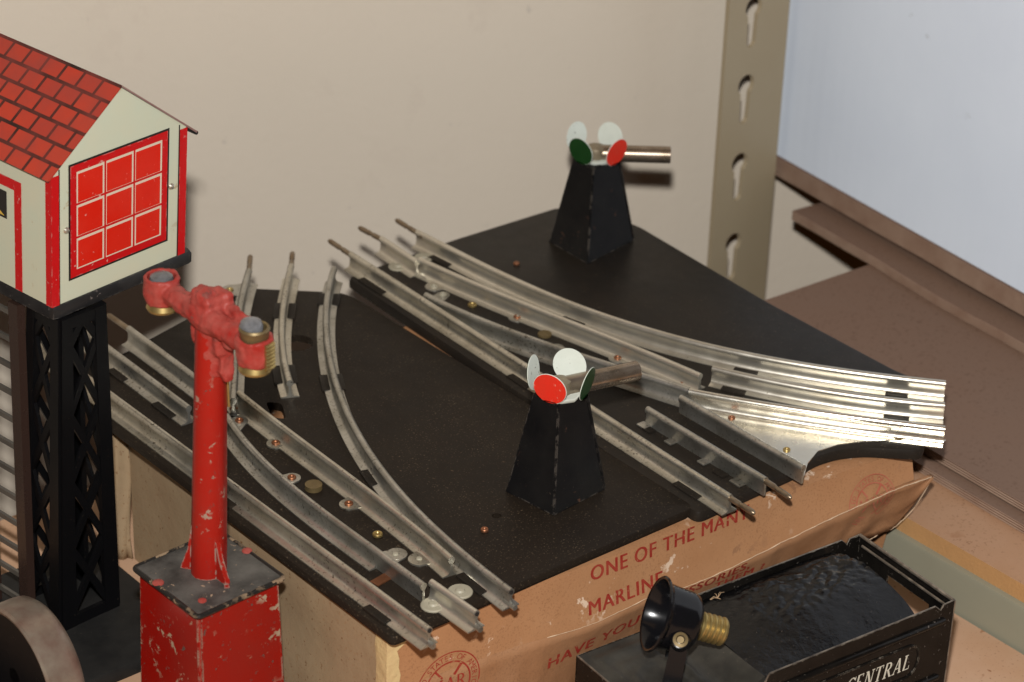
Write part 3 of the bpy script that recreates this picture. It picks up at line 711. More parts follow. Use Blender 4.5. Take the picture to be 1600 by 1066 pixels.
# ---------------------------------------------------- right switch
s2 = thing('track_switch', 'black tinplate track switch toward the shelf upright, green and red lantern on its far tower', 'track switch', (18.5, 10, ZB), grp)
c2 = G2(541, 432)
pl2 = [tuple(G2(541, 432)), tuple(G2(1091, 803)), tuple(G2(1247, 732)), tuple(G2(1275, 714)), tuple(G2(1310, 703)), tuple(G2(1350, 699)), tuple(G2(1440, 704)), tuple(G2(1446, 690)), tuple(G2(1452, 598)), tuple(G2(1400, 577)), tuple(G2(1200, 470)), tuple(G2(1000, 352)), tuple(G2(965, 340)), tuple(G2(872, 322)), tuple(G2(705, 374))]
m = MB(); m.sheet([rounded(pl2, .35)], ZB + .06, ZP + .02, rim=.2); m.build('base_plate', M_plate2, s2, angle=40)
A = H((548, 393), (1142, 773)); _, pa = rail(s2, A, M_tin); pin(s2, A[0], H((513, 370))[0]); pin(s2, A[1], H((1180, 797))[0])
tab(s2, 585, 445, pa, 1.5); tab(s2, 812, 597, pa, 1.1); tab(s2, 1070, 766, pa, 1.2)
C_ = H((652, 359), (698, 384), (758, 413), (822, 441), (880, 465), (1000, 508), (1125, 543), (1281, 569), (1478, 595)); _, pc = rail(s2, C_, M_tin2, fit=True, deg=4); pin(s2, C_[0], H((618, 338))[0])
tab(s2, 690, 407, pc, 1.1); tab(s2, 905, 497, pc, 1.0); tab(s2, 1172, 575, pc, .9); tab(s2, 1404, 615, pc, .8)
mt = H((596, 369), (652, 406)); rail(s2, mt, M_tin2); pin(s2, mt[0], H((560, 350))[0]); insul(s2, 622, 418, .38); insul(s2, 662, 404, .38)
u2 = H((656, 402), (733, 438), (809, 467), (880, 495), (1000, 545), (1095, 584)); rail(s2, u2, M_tin2, lugs=((678, 450, .34), (808, 498, .34), (965, 562, .34), (1068, 600, .34)), fit=True)
l2 = H((665, 457), (698, 472), (746, 495), (797, 515), (880, 541), (950, 566), (1030, 592), (1077, 606)); rail(s2, l2, M_tin3, lugs=((692, 463, .26), (870, 545, .26)), fit=True)
m2 = H((1012, 635), (1197, 746)); _, pm2 = rail(s2, m2, M_tin3, prof=THIN); rail_clips(s2, pm2, ((1003, 655, .42), (1052, 692, .34), (1108, 722, .34), (1165, 752, .5), (1080, 705, .0))); pin(s2, m2[1], H((1237, 773))[0]); tab(s2, 1030, 668, pm2, .4); tab(s2, 1135, 738, pm2, .5)
n2 = H((1114, 571), (1219, 595), (1312, 610), (1476.5, 629)); _, pn2 = rail(s2, n2, M_tin2, fit=True, deg=2); tab(s2, 1150, 606, pn2, .9); tab(s2, 1400, 640, pn2, .9)
fr = H((1077, 607), (1156, 621), (1250, 637), (1344, 649), (1477, 666)); _, pf = rail(s2, fr, M_frog, fit=True)
fs_ = H((1064, 617), (1256, 727)); _, pfs = rail(s2, fs_, M_tin3, prof=THIN)
m = MB(); poly = [p[:2] for p in pf[2:]] + [G2(1478, 690), G2(1442, 691), G2(1400, 690), G2(1350, 692), G2(1310, 697), G2(1278, 707), G2(1262, 726)] + [p[:2] for p in pfs[:0:-1]]
m.sheet([[tuple(p) for p in poly]], ZP + .024, ZP + .07); m.build('frog_plate', M_frog, s2, smooth=False)
for q, mm_ in (((678, 451), M_pale), ((808, 498), M_copper), ((965, 562), M_copper), ((1068, 600), M_copper), ((692, 463), M_pale)): rivet(s2, *q, mm_, .14)
rivet(s2, 738, 479, M_brass, .17); rivet(s2, 807, 414, M_copper, .13, hollow=False); rivet(s2, 1143, 656, M_copper, .13); rivet(s2, 1229, 706, M_brass, .13); rivet(s2, 1404, 687, M_brass_old, .16, hollow=False)
c = at(851, 525, ZP); m = MB(); m.disc((c[0], c[1], ZP + .025), .26, .08, seg=24); m.build('brass_stud', M_brass_old, s2)
c = at(1020, 620, ZP); 
signal(s2, ((918, 413), (858, 378), (990, 376)), 3.65, [((-.62, -.75), M_discgreen), ((.80, -.75), M_discred), ((-.78, .74), M_discred), ((.58, .78), M_discgreen)], math.radians(-40), 2.9)

# ================================================================== LOOKOUT TOWER
ZPL = 12.9
hc = at(81, 484, ZPL)
lean = .05 * RT * np.array([1, 1, 0])
HX = np.array([.998, .02, 0]); HY = np.array([-.02, .998, 0]); HZ = np.array([0, 0, 1.0]) + lean
pc_ = at(83, 483, ZPL); pr_ = at(303, 391, ZPL)
HX = (pr_ - pc_) * [1, 1, 0]; HX /= np.linalg.norm(HX); HY = at(0, 440, ZPL) - pc_; HY[2] = 0; HY /= np.linalg.norm(HY); HY = HY * .85 + np.array([-HX[1], HX[0], 0]) * .15; HY /= np.linalg.norm(HY)
tower = thing('lookout_tower', 'toy lookout cabin with red tiled roof on a black lattice tower with a ladder', 'toy tower', (-2.5, 14.5, 0))
m = MB(); m.box((-9.5, 10.3, 0), (-.12, 17.6, .55), bev=.12); m.build('base', M_towerbase, tower)
# lattice tower
bz = .552
F0 = at(96, 986, bz); B0 = at(187, 947, bz); w0 = np.linalg.norm((B0 - F0)[:2])
F1 = at(94, 500, ZPL - .42); B1 = at(159, 473, ZPL - .42); w1 = np.linalg.norm((B1 - F1)[:2])
LX = (B0 - F0) * [1, 1, 0]; LX /= np.linalg.norm(LX); LX = LX * .6 + HX * .4; LX /= np.linalg.norm(LX); LY = np.array([-LX[1], LX[0], 0])
bot = [F0, F0 + LX * w0, F0 + LX * w0 + LY * w0, F0 + LY * w0]; top = [F1, F1 + LX * w1, F1 + LX * w1 + LY * w1, F1 + LY * w1]
def lattice(i, j):
    a0, b0, a1, b1 = bot[i], bot[j], top[i], top[j]; nrm = np.cross(b0 - a0, a1 - a0); nrm /= np.linalg.norm(nrm)
    g = lambda u, v: (a0 * (1 - v) + a1 * v) * (1 - u) + (b0 * (1 - v) + b1 * v) * u
    m = MB(); lw = .24
    def strip(pts, th): m.prism([p + nrm * th / 2 for p in pts], -nrm * th)
    strip([g(0, 0), g(lw, 0), g(lw, 1), g(0, 1)], .20); strip([g(1 - lw, 0), g(1, 0), g(1, 1), g(1 - lw, 1)], .20)
    strip([g(lw * .9, 0), g(1 - lw * .9, 0), g(1 - lw * .9, .035), g(lw * .9, .035)], .17); strip([g(lw * .9, .965), g(1 - lw * .9, .965), g(1 - lw * .9, 1), g(lw * .9, 1)], .17)
    wv = .022; q0, dq = .043, .217
    for k in range(4):
        v0 = q0 + dq * k; v1 = v0 + dq
        strip([g(lw * .8, v0 - wv), g(1 - lw * .8, v1 - wv), g(1 - lw * .8, v1 + wv), g(lw * .8, v0 + wv)], .13)
        strip([g(lw * .8, v1 - wv), g(1 - lw * .8, v0 - wv), g(1 - lw * .8, v0 + wv), g(lw * .8, v1 + wv)], .125)
    v0 = q0 + dq * 4
    strip([g(lw * .8, v0 - wv), g(.5, .985 - wv), g(.5, .985 + wv * .6), g(lw * .8, v0 + wv)], .13); strip([g(1 - lw * .8, v0 - wv), g(.5, .985 - wv), g(.5, .985 + wv * .6), g(1 - lw * .8, v0 + wv)], .125)
    return m.build('lattice_side', M_tower, tower, smooth=False)
for i, j in ((0, 1), (1, 2), (2, 3), (3, 0)): lattice(i, j)
# platform
W = np.linalg.norm((pr_ - pc_)[:2]); D = 9.2
HM = lambda o: Matrix(((HX[0], HY[0], HZ[0], o[0]), (HX[1], HY[1], HZ[1], o[1]), (HX[2], HY[2], HZ[2], o[2]), (0, 0, 0, 1)))
m = MB(); pp = rounded([(0, 0), (W, 0), (W, D), (0, D)], .22, 2)
m.loft([[(x, y, -.42) for x, y in pp], [(x, y, -.10) for x, y in pp], [(.05 + x * (W - .1) / W, .05 + y * (D - .1) / D, 0) for x, y in pp]]); bmesh.ops.transform(m.b, matrix=HM(pc_), verts=m.b.verts)
m.build('platform', M_platform, tower, angle=30)
# cabin
h0 = hc + HX * .10 + HY * .10
e = lambda x, y: on(x, y, h0, HX, HZ)
CW = e(287, 388)[0]; CH_ = e(80, 276)[1]; ap = e(188, 136); CD = 8.6
HMw = HM(h0)
def P(a, b, c): return h0 + HX * a + HY * b + HZ * c
apx, apz = CW / 2, ap[1]
zr = CH_ - .02
m = MB(); gable = [(0, 0), (CW, 0), (CW, zr), (apx, apz - .02), (0, zr)]
m.loft([[P(a, .0, b) for a, b in gable], [P(a, CD, b) for a, b in gable]]); cab = m.build('cabin_walls', M_cream, tower, smooth=False)
def trim(parent, name, matl, rects, face, e0):
    """flat printed areas on a wall: rects are 4-point outlines (u, v) on the window side ('y') or the left side ('x')"""
    m = MB()
    for r in rects:
        if face == 'y': q = [P(u, -e0, v) for u, v in r]; n = HY
        else: q = [P(-e0, u, v) for u, v in r]; n = HX
        m.prism(q, n * (e0 - .004))
    return m.build(name, matl, parent, smooth=False)
R4 = lambda a, b, c, d: [(a, b), (c, b), (c, d), (a, d)]
tw_ = .30
eav = lambda u: zr + (apz - zr) * (1 - abs(u - apx) / apx)
for cx, cy in ((0, 0), (CW, 0), (0, CD), (CW, CD)):
    m = MB()
    sx, sy = (1 if cx == 0 else -1), (1 if cy == 0 else -1)
    pts = [(cx - sx * .03, cy - sy * .03), (cx + sx * .27, cy - sy * .03), (cx + sx * .27, cy + sy * .05), (cx + sx * .05, cy + sy * .27), (cx - sx * .03, cy + sy * .27)]
    m.loft([[P(a, b, 0.0) for a, b in pts], [P(a, b, zr - .03) for a, b in pts]])
    m.build('corner_trim', M_redtin, cab, smooth=False)
for q in (R4(.27, 0, .315, zr + .15), R4(CW - .315, 0, CW - .27, zr + .15)): trim(cab, 'trim_line', M_line, [q], 'y', .012)
# window on the near gable
wq = [e(107, 439), e(263, 376), e(263, 198), e(107, 261)]
wx0 = (wq[0][0] + wq[3][0]) / 2; wx1 = (wq[1][0] + wq[2][0]) / 2; wz0 = (wq[0][1] + wq[1][1]) / 2; wz1 = (wq[2][1] + wq[3][1]) / 2
win = trim(cab, 'window', M_line, [R4(wx0, wz0, wx1, wz1)], 'y', .014)
ln = .07
trim(win, 'window_frame', M_redtin, [R4(wx0 + ln, wz0 + ln, wx1 - ln, wz1 - ln)], 'y', .020)
fx0, fx1, fz0, fz1 = wx0 + .27, wx1 - .27, wz0 + .28, wz1 - .28
px_, pz_ = (fx1 - fx0) / 3, (fz1 - fz0) / 3
lines, panes, thin = [], [], []
for i in range(3):
    for k in range(3):
        a, b = fx0 + px_ * i + .04, fz0 + pz_ * k + .04; c, d = a + px_ - .08, b + pz_ - .08
        tl, tr, tb, tt = (.05 if i == 0 else .02), .07, (.045 if k == 0 else .015), .085
        if i == 2 and k == 0: tl = tb = .05
        lines.append(R4(a, b, c, d)); panes.append(R4(a + tl, b + tb, c - tr, d - tt))
trim(win, 'glazing_bar', M_creamline, lines, 'y', .025); trim(win, 'pane', M_redpane, panes, 'y', .030)
for q in ((267, 291), (103, 360)):
    m = MB(); u, v = e(*q); m.lathe([(.10, -.02), (.11, .03), (.07, .09), (.02, .10)], P(u, 0, v), -HY, 14); m.build('tab_screw', M_tin2, cab)
# printed door frame on the left side
g = lambda x, y: on(x, y, h0, HY, HZ)
du = (g(33, 460)[0] + g(36, 290)[0]) / 2; dt = g(34, 287)[1]
trim(cab, 'door_frame', M_redtin, [R4(du, 0, du + .36, dt), R4(du + .36, dt - .36, CD - .5, dt), [(du + 0, dt), (du + .36, dt), (du + .36, dt), (du, dt)]][:2], 'x', .012)
b0 = g(11, 340); trim(cab, 'dark_pane', M_line, [R4(b0[0], b0[1] - .05, CD - 1.2, g(11, 300)[1])], 'x', .013)
trim(cab, 'yellow_mark', M_yellow, [[(b0[0] + .12, b0[1] + .03), (b0[0] + .8, b0[1] + .03), (b0[0] + .8, b0[1] + .42)]], 'x', .018)
# roof
ovx = .16; ovz = (apz - zr) / apx * ovx
for sgn, matl in ((-1, M_roof), (1, M_roof2)):
    m = MB(); ov = ovx if sgn < 0 else .42; oz = (apz - zr) / apx * ov
    xe = apx + sgn * (apx + ov); ze = zr - oz
    nn = np.array([sgn * (apz - zr), apx]); nn /= np.linalg.norm(nn); th = .06
    b0_, b1_ = -.05, CD + .3
    lo_ = [(xe, ze), (apx, apz)]; up_ = [(xe + nn[0] * th, ze + nn[1] * th), (apx, apz + th * 1.15)]
    m.loft([[P(lo_[0][0], b, lo_[0][1]), P(lo_[1][0], b, lo_[1][1]), P(up_[1][0], b, up_[1][1]), P(up_[0][0], b, up_[0][1])] for b in (b0_, b1_)])
    uvl = m.b.loops.layers.uv.new('UVMap')
    Mi = HMw.inverted()
    for f in m.b.faces:
        for lp in f.loops:
            q = Mi @ lp.vert.co; lp[uvl].uv = (q.y + .15, math.hypot(q.x - xe, q.z - ze))
    m.build('roof_slope', matl, tower, smooth=False)
m = MB(); m.tube([P(CW + .42, -.05, zr - (apz - zr) / apx * .42), P(CW + .42, CD + .3, zr - (apz - zr) / apx * .42)], .07, 8); m.build('gutter', M_platform, tower)
# ladder
lx = bot[3] - HX * .55; fa = at(45, 965, bz); ta = at(26, 474, ZPL - .5)
lad = None
m = MB(); lw_ = 1.35
a_ = fa; b_ = ta + HY * .0
m.prism([a_ - HX * .12 - HY * .16, a_ + HX * .16 - HY * .20, a_ + HX * .16 + HY * .30, a_ - HX * .12 + HY * .30], b_ - a_)
m.prism([a_ - HX * .08 + HY * (lw_ + .2), a_ + HX * .08 + HY * (lw_ + .2), a_ + HX * .08 + HY * (lw_ + .34), a_ - HX * .08 + HY * (lw_ + .34)], b_ - a_)
lad = m.build('ladder', M_ladder, tower, smooth=False)
for k in range(12):
    t = (k + .55) / 12; c = a_ + (b_ - a_) * t; m = MB()
    m.prism([c + HY * .26 - HX * .05 - EZ * .09, c + HY * .26 + HX * .06 - EZ * .09, c + HY * .26 + HX * .06 + EZ * .09, c + HY * .26 - HX * .05 + EZ * .09], HY * (lw_ - .06)); m.build('rung', M_rung, lad, smooth=False)

# ================================================================== CROSSING SIGNAL
ZL = 6.5
cs0 = thing('crossing_signal', 'chipped red crossing signal post with two lamp rings on a square red box', 'toy signal', (-2.7, 5.7, 0))
n0 = at(309, 963, ZL); l0 = at(206, 884, ZL); r0 = at(444, 902, ZL)
ex = (r0 - n0); ey = (l0 - n0); wx, wy = np.linalg.norm(ex), np.linalg.norm(ey); ex /= wx; ey /= wy; wy = min(wy, wx * 1.04)
lq = [n0, n0 + ex * wx, n0 + ex * wx + ey * wy, n0 + ey * wy]; lc = sum(lq) / 4
lid2 = [tuple(p[:2]) for p in lq]
m = MB(); m.sheet([rounded(lid2, .16, 4)], ZL - .05, ZL + .012, rim=.03); m.build('lid', M_lid, cs0, angle=40)
m = MB(); L3 = [(*p, ZL - .04) for p in rounded([tuple((lc + (p - lc) * 1.005)[:2]) for p in lq], .16, 4)]; L3.append(L3[0]); m.tube([np.array(p) for p in L3], .085, 8, cap=False); m.build('lid_rim', M_lidrim, cs0)
bt = [lc + (p - lc) * .945 for p in lq]; bb = [lc + (p - lc) * 1.03 for p in lq]
m = MB(); m.loft([[(p[0], p[1], .0) for p in bb], [(p[0], p[1], ZL - .1) for p in bt]]); bmesh.ops.bevel(m.b, geom=[e_ for e_ in m.b.edges if abs(e_.verts[0].co.z - e_.verts[1].co.z) > 1], offset=.10, segments=3, affect='EDGES')
m.build('signal_box', M_redbox, cs0, angle=40)
for i_, q in enumerate(((247, 911), (316, 939), (386, 861))):
    c = at(*q, ZL + .012); m = MB(); rr = (.19, .14, .17)[i_]; m.lathe([(rr, 0), (rr * .95, .03), (rr * .5, .06), (.01, .065)], (c[0], c[1], ZL + .012), seg=10); m.build('lid_rivet', M_redarm, cs0)
# post: half round column with a flat flange, base webs
pb = at(325, 893, ZL) ; pb[2] = ZL + .012
ln2 = .035 * RT * np.array([1, 1, 0])
z_arm = None
VU = EZ + ln2
def pz(y):
    lo_, hi_ = 0, 20
    for _ in range(40):
        mid = (lo_ + hi_) / 2; q = pb + VU * mid - CAM; py = 533 - FPX * (q @ UP) / (q @ FW)
        if py > y: lo_ = mid
        else: hi_ = mid
    return lo_
HA = pz(492)
fwd = -(FW * np.array([1, 1, 0])); fwd /= np.linalg.norm(fwd); rgt = RT * np.array([1, 1, 0]); rgt /= np.linalg.norm(rgt)
m = MB(); rings = []
for k in range(9):
    t = k / 8; h = HA * t; r = .56 - .10 * t
    ctr = pb + VU * h; ring = []
    for j in range(13):
        a = math.pi * j / 12; ring.append(ctr + rgt * (-r * math.cos(a)) * .95 + fwd * r * math.sin(a) * .95)
    ring += [ctr + rgt * (r * 1.02) - fwd * .18, ctr - rgt * (r * 1.02) - fwd * .18]
    rings.append(ring)
m.loft(rings)
m.prism([pb + rgt * .42 + fwd * .05, pb + rgt * .62 + fwd * .95, pb + rgt * .78 + fwd * .9, pb + rgt * .5 - fwd * .15], EZ * .02)
for sg, L_ in ((1, 1.0), (-1, .85)):     # web fins
    d = (rgt * .75 * sg + fwd * (.75 if sg > 0 else -.2)); d /= np.linalg.norm(d); n = np.cross(d, EZ) * .09
    q0 = pb + d * .35
    m.prism([q0 + n, q0 + d * L_ * .62 + n, q0 + d * L_ * .60 + EZ * .10 + n, q0 + d * L_ * .32 + EZ * .75 + n, q0 + d * .10 + EZ * 1.7 + n, q0 + EZ * 2.2 + n], -2 * n)
post = m.build('post', M_redpost, cs0, angle=40)
# cast cross arm with two lamp rings
arm = np.array([-.07, -.9975, 0]); top_c = pb + VU * HA
def armz(x, y): return at(x, y, top_c[2])
La = armz(253, 452); Lb = armz(398, 540)
m = MB()
ha = (La + Lb) / 2; ha[2] = top_c[2]
La[2] = top_c[2] + .05; Lb[2] = top_c[2] - .1
dirA = (Lb - La) / np.linalg.norm(Lb - La)
sideA = np.cross(EZ, dirA)
N_ = 20; path = [La + (Lb - La) * k / N_ for k in range(1, N_)]
m.tube(path, [.34 + .10 * math.exp(-((k - N_ * .5) / 3.2) ** 2) + .05 * noise.noise((k * .7, 0, 0)) for k in range(1, N_)], 10)
for c in (La, Lb):
    m.lathe([(.40, -.42), (.51, -.45), (.55, -.2), (.55, .36), (.51, .42), (.42, .42), (.40, -.42)], c, EZ, 28, cap=False)
tc = top_c
def lump(a, b, c, sz, rz=0.0):
    """blocky cast lump at offsets along the arm, across it and up"""
    p = tc + dirA * a + sideA * b + EZ * c; t = bmesh.new(); bmesh.ops.create_cube(t, size=2.0); bmesh.ops.subdivide_edges(t, edges=t.edges, cuts=1)
    bmesh.ops.bevel(t, geom=list(t.edges), offset=.25, segments=1, affect='EDGES')
    m.add(t, Matrix.Translation(V(p)) @ Matrix.Rotation(math.atan2(dirA[1], dirA[0]) + rz, 4, 'Z') @ Matrix.Diagonal((sz[0], sz[1], sz[2], 1)))
lump(-.05, 0, .15, (.42, .40, .55)); lump(-.05, -.12, .62, (.20, .26, .22), .4); lump(-.62, .16, .42, (.24, .30, .16), .3); lump(.10, .40, .40, (.34, .16, .34), .2)
lump(.72, .36, .22, (.40, .18, .22), -.2); lump(1.20, .34, .14, (.24, .20, .20), .3); lump(1.35, .05, .16, (.30, .30, .18))
lump(-.45, -.02, -.60, (.20, .30, .50), .2); lump(-.28, .02, -1.25, (.24, .26, .40)); lump(-.40, .1, -1.75, (.16, .18, .16)); lump(.52, 0, -.62, (.24, .28, .50), -.2); lump(.50, .1, -1.30, (.20, .24, .45)); lump(.62, .1, -1.8, (.14, .16, .18)); lump(-.95, 0, -.25, (.26, .26, .22), .2); lump(1.05, 0, -.35, (.28, .26, .26))
m.tube([tc - EZ * 1.9, tc + EZ * .35], [.46, .46], 12)
ao = m.build('cross_arm', M_redarm, cs0)
rm = ao.modifiers.new('cast', 'REMESH'); rm.mode = 'VOXEL'; rm.voxel_size = .045; rm.use_smooth_shade = True
sm = ao.modifiers.new('soften', 'SMOOTH'); sm.iterations = 3; sm.factor = .5
tx = bpy.data.textures.new('cast_lumps', 'CLOUDS'); tx.noise_scale = .45; tx.noise_depth = 3
dm_ = ao.modifiers.new('rough_cast', 'DISPLACE'); dm_.texture = tx; dm_.strength = .14; dm_.mid_level = .5
for c, sgn in ((La, 0), (Lb, 1)):
    m = MB(); m.lathe([(.41, -.36), (.46, -.50), (.50, -.62), (.47, -.70), (.42, -.66), (.35, -.6), (.30, .1), (.35, .28)], c, EZ, 24)
    sk_ = m.build('bulb_socket', M_brass, cs0)
    m = MB(); m.lathe([(.34, .12), (.37, .3), (.34, .40), (.22, .47), (.02, .50)], c - sideA * .0, EZ, 24); m.build('bulb', M_bulb, sk_)
m = MB(); m.lathe([(.40, .1), (.425, .2), (.425, .60), (.46, .66), (.42, .72), (.36, .70), (.34, .4)], Lb, EZ, 24); m.build('socket_sleeve', M_brass_old, cs0)
m = MB(); m.lathe([(.33, .5), (.36, .70), (.30, .84), (.16, .92), (.02, .94)], Lb - rgt * .10 + fwd * -.08, EZ, 20); m.build('bulb', M_bulb, cs0)
m = MB()   # bright brass shell showing in the open side of the nearer ring
sdir = (rgt * .75 + fwd * .66)
for k in range(7): m.tube([Lb + EZ * (-.42 + .12 * k) + .605 * (rgt * math.cos(a) + fwd * math.sin(a)) for a in np.linspace(.35, .95, 8)], .065, 6)
m.build('screw_shell', M_brass, cs0)
m = MB(); m.tube([top_c - EZ * 1.6 + rgt * .42 - fwd * .1, top_c - EZ * 3.2 + rgt * .44 - fwd * .2], .05, 8); m.build('wire', M_brass, cs0)

# ================================================================== TENDER
ZT, ZD = 5.0, 4.42
ta_ = -.096
TX = np.array([math.cos(ta_), math.sin(ta_), 0]); TY = np.array([-math.sin(ta_), math.cos(ta_), 0])
T0 = at(1344, 834, ZT); TL = 11.6; TWd = 4.62          # rear-right top corner
T0 = T0 - TX * TL - TY * TWd; T0[2] = 0                    # local origin: left end, front side
TP = lambda a, b, c: T0 + TX * a + TY * b + EZ * c
TM = Matrix(((TX[0], TY[0], 0, T0[0]), (TX[1], TY[1], 0, T0[1]), (0, 0, 1, 0), (0, 0, 0, 1)))
tend = thing('toy_tender', 'glossy black toy tender with a stamped coal load, lettered side, lower right', 'toy tender', T0 + TX * 5.8 + TY * 2.3)
sd = lambda x, y: on(x, y, T0, TX, EZ)                      # on the lettered side
bk = sd(1204, 1046)[0]                                      # where the bunker wall begins
th = .07
def wall_(b0, b1, notch):
    pts = [(0, .9), (TL, .9), (TL, ZT - .0), (TL - .55, ZT - .0), (TL - .62, ZT - .22), (TL - .80, ZT - .0), (TL - .95, ZT + .03), (bk, ZT + .03), (bk - .35, ZD), (0, ZD)] if notch else [(0, .9), (TL, .9), (TL, ZT), (bk, ZT), (bk - .35, ZD), (0, ZD)]
    pts = [(0, .9), (TL, .9), (TL, ZT), (TL - .50, ZT - .03), (TL - .60, ZT - .20), (TL - .85, ZT + .04), (bk, ZT + .04), (bk - .35, ZD), (0, ZD)]
    m = MB(); m.loft([[TP(a, b0, c) for a, c in pts], [TP(a, b1, c) for a, c in pts]]); return m.build('side_wall', M_tender, tend, smooth=False)
w1_ = wall_(0, th, True); wall_(TWd - th, TWd, True)
# end wall with a square opening
rh = lambda x, y: on(x, y, T0 + TX * (TL - th), TY, EZ)
ha_, hb_ = rh(1386, 889), rh(1452, 941)
oy0, oy1 = hb_[0], rh(1386, 900)[0]; oz1 = ha_[1] - .0; oz0 = oz1 - 1.5
m = MB(); Mt = Matrix(((0, 0, TX[0], T0[0]), (0, 0, TX[1], T0[1]), (0, 0, 0, 0), (0, 0, 0, 1)))
Mt = Matrix(((TY[0], 0, TX[0], T0[0]), (TY[1], 0, TX[1], T0[1]), (0, 1, 0, 0), (0, 0, 0, 1)))
oz1 = min(oz1, ZT - .75); oy0, oy1 = max(.5, min(oy0, oy1)), max(oy0, oy1)
m.sheet([[(th + .004, .9), (TWd - th - .004, .9), (TWd - th - .004, ZT - .01), (th + .004, ZT - .01)], [(oy0, oz0), (oy1, oz0), (oy1, oz1), (oy0, oz1)]], TL - th, TL, M=Mt); m.build('end_wall', M_tender, tend, smooth=False)
m = MB(); m.tube([TP(TL - .05, .05, ZT - .01), TP(TL - .05, TWd - .05, ZT - .01)], .06, 8); m.tube([TP(TL - .14, .3, ZT - .28), TP(TL - .14, TWd - .3, ZT - .28)], .05, 8); m.build('end_rim', M_edge, tend)
m = MB(); m.tube([TP(bk, th / 2, ZT + .045), TP(TL - .85, th / 2, ZT + .045), TP(TL - .60, th / 2, ZT - .195), TP(TL - .5, th / 2, ZT - .025), TP(TL, th / 2, ZT + .005)], .028, 6)
m.tube([TP(bk, TWd - th / 2, ZT + .045), TP(TL - .85, TWd - th / 2, ZT + .045), TP(TL - .60, TWd - th / 2, ZT - .195), TP(TL - .5, TWd - th / 2, ZT - .025), TP(TL, TWd - th / 2, ZT + .005)], .024, 6)
m.tube([TP(bk, th / 2, ZT + .04), TP(bk - .35, th / 2, ZD)], .03, 6); m.tube([TP(0.0, .05, ZD + .03), TP(0, TWd - .05, ZD + .03)], .03, 6); m.tube([TP(.03, .03, .9), TP(.03, .03, ZD)], .03, 6); m.tube([TP(TL - .02, .0, .9), TP(TL - .02, .0, ZT)], .03, 6)
m.build('worn_edge', M_edge, tend)
# deck with pressed panel and sloping bunker front
m = MB(); nx, ny = 40, 34
def deck(a, b):
    z = ZD + .02
    if a > bk - .9: z += min(.55, (a - (bk - .9)) * .45) if b > .02 else 0
    d = max(abs(a - (bk - 1) * .5) / ((bk - 1) * .5 - .45), abs(b - TWd / 2) / (TWd / 2 - .55))
    z += .07 * math.exp(-((d - 1.0) / .13) ** 2) + .05 * math.exp(-((d - .62) / .10) ** 2)
    r = math.hypot(a - bk * .42, b - TWd * .48); z += .05 * math.exp(-((r - .9) / .12) ** 2) + .02 * noise.noise((a * 1.5, b * 1.5, 0))
    return z
L_ = bk - .02
gr = [[TP(L_ * i / nx, th + .003 + (TWd - 2 * th - .006) * j / ny, deck(L_ * i / nx, TWd * j / ny)) for j in range(ny + 1)] for i in range(nx + 1)]
for i in range(nx):
    for j in range(ny): m.face([gr[i][j], gr[i + 1][j], gr[i + 1][j + 1], gr[i][j + 1]])
bmesh.ops.remove_doubles(m.b, verts=m.b.verts, dist=1e-4); m.build('deck', M_tenderdeck, tend, angle=60)
# coal load, stamped sheet with lumps, ending short of the end wall
ce_ = 1.5; nx, ny = 90, 70
def coal(a, b):
    u = (a - bk) / (TL - ce_ - bk); v = b / TWd
    dome = .50 * (max(0, math.sin(math.pi * v)) ** .6) * min(1, .25 + u * 1.6) - .48 + .1 * v
    k = max(0, min(1, (u - .12) * 4)) * max(0, min(1, (v - .30) * 4)) * max(0, min(1, (.97 - v) * 8))
    w1, w2 = noise.noise((a * 1.5, b * 2.3, 0)), noise.noise((a * 3.1 + 5, b * 3.6, 3))
    return ZT + dome + .15 + k * (.11 * abs(w1) + .09 * abs(w2) + .02 * noise.noise((a * 7, b * 7, 1))) + .05 * noise.noise((a * .8, b * .8, 8))
m = MB(); a0, a1 = bk - .005, TL - ce_
def aend(v): return a1 + .12 * math.sin(math.pi * v)
gr = [[TP(a0 + (aend(j / ny) - a0) * i / nx, th + .003 + (TWd - 2 * th - .006) * j / ny, coal(a0 + (a1 - a0) * i / nx, TWd * j / ny)) for j in range(ny + 1)] for i in range(nx + 1)]
gr.append([p - EZ * 2.6 for p in gr[-1]])
for i in range(nx + 1):
    for j in range(ny): m.face([gr[i][j], gr[i + 1][j], gr[i + 1][j + 1], gr[i][j + 1]])
bmesh.ops.remove_doubles(m.b, verts=m.b.verts, dist=1e-4); m.build('coal_load', M_coal, tend, angle=50)
m = MB(); m.box((0, 0, .85), (TL, TWd, .95), TM); m.build('floor', M_tender, tend, smooth=False)
for a in (2.4, 9.0):
    for b in (.6, TWd - .6):
        m = MB(); m.lathe([(.9, -.25), (.9, .12), (1.05, .14), (1.05, .22), (.3, .3)], TP(a, b, 1.05), TY * (1 if b > 2 else -1), 24); m.build('wheel', M_lampblack, tend)
m = MB(); m.face([TP(0, .0, .9), TP(0, TWd, .9), TP(0, TWd, ZD), TP(0, 0, ZD)]); m.build('front_wall', M_tender, tend, smooth=False)
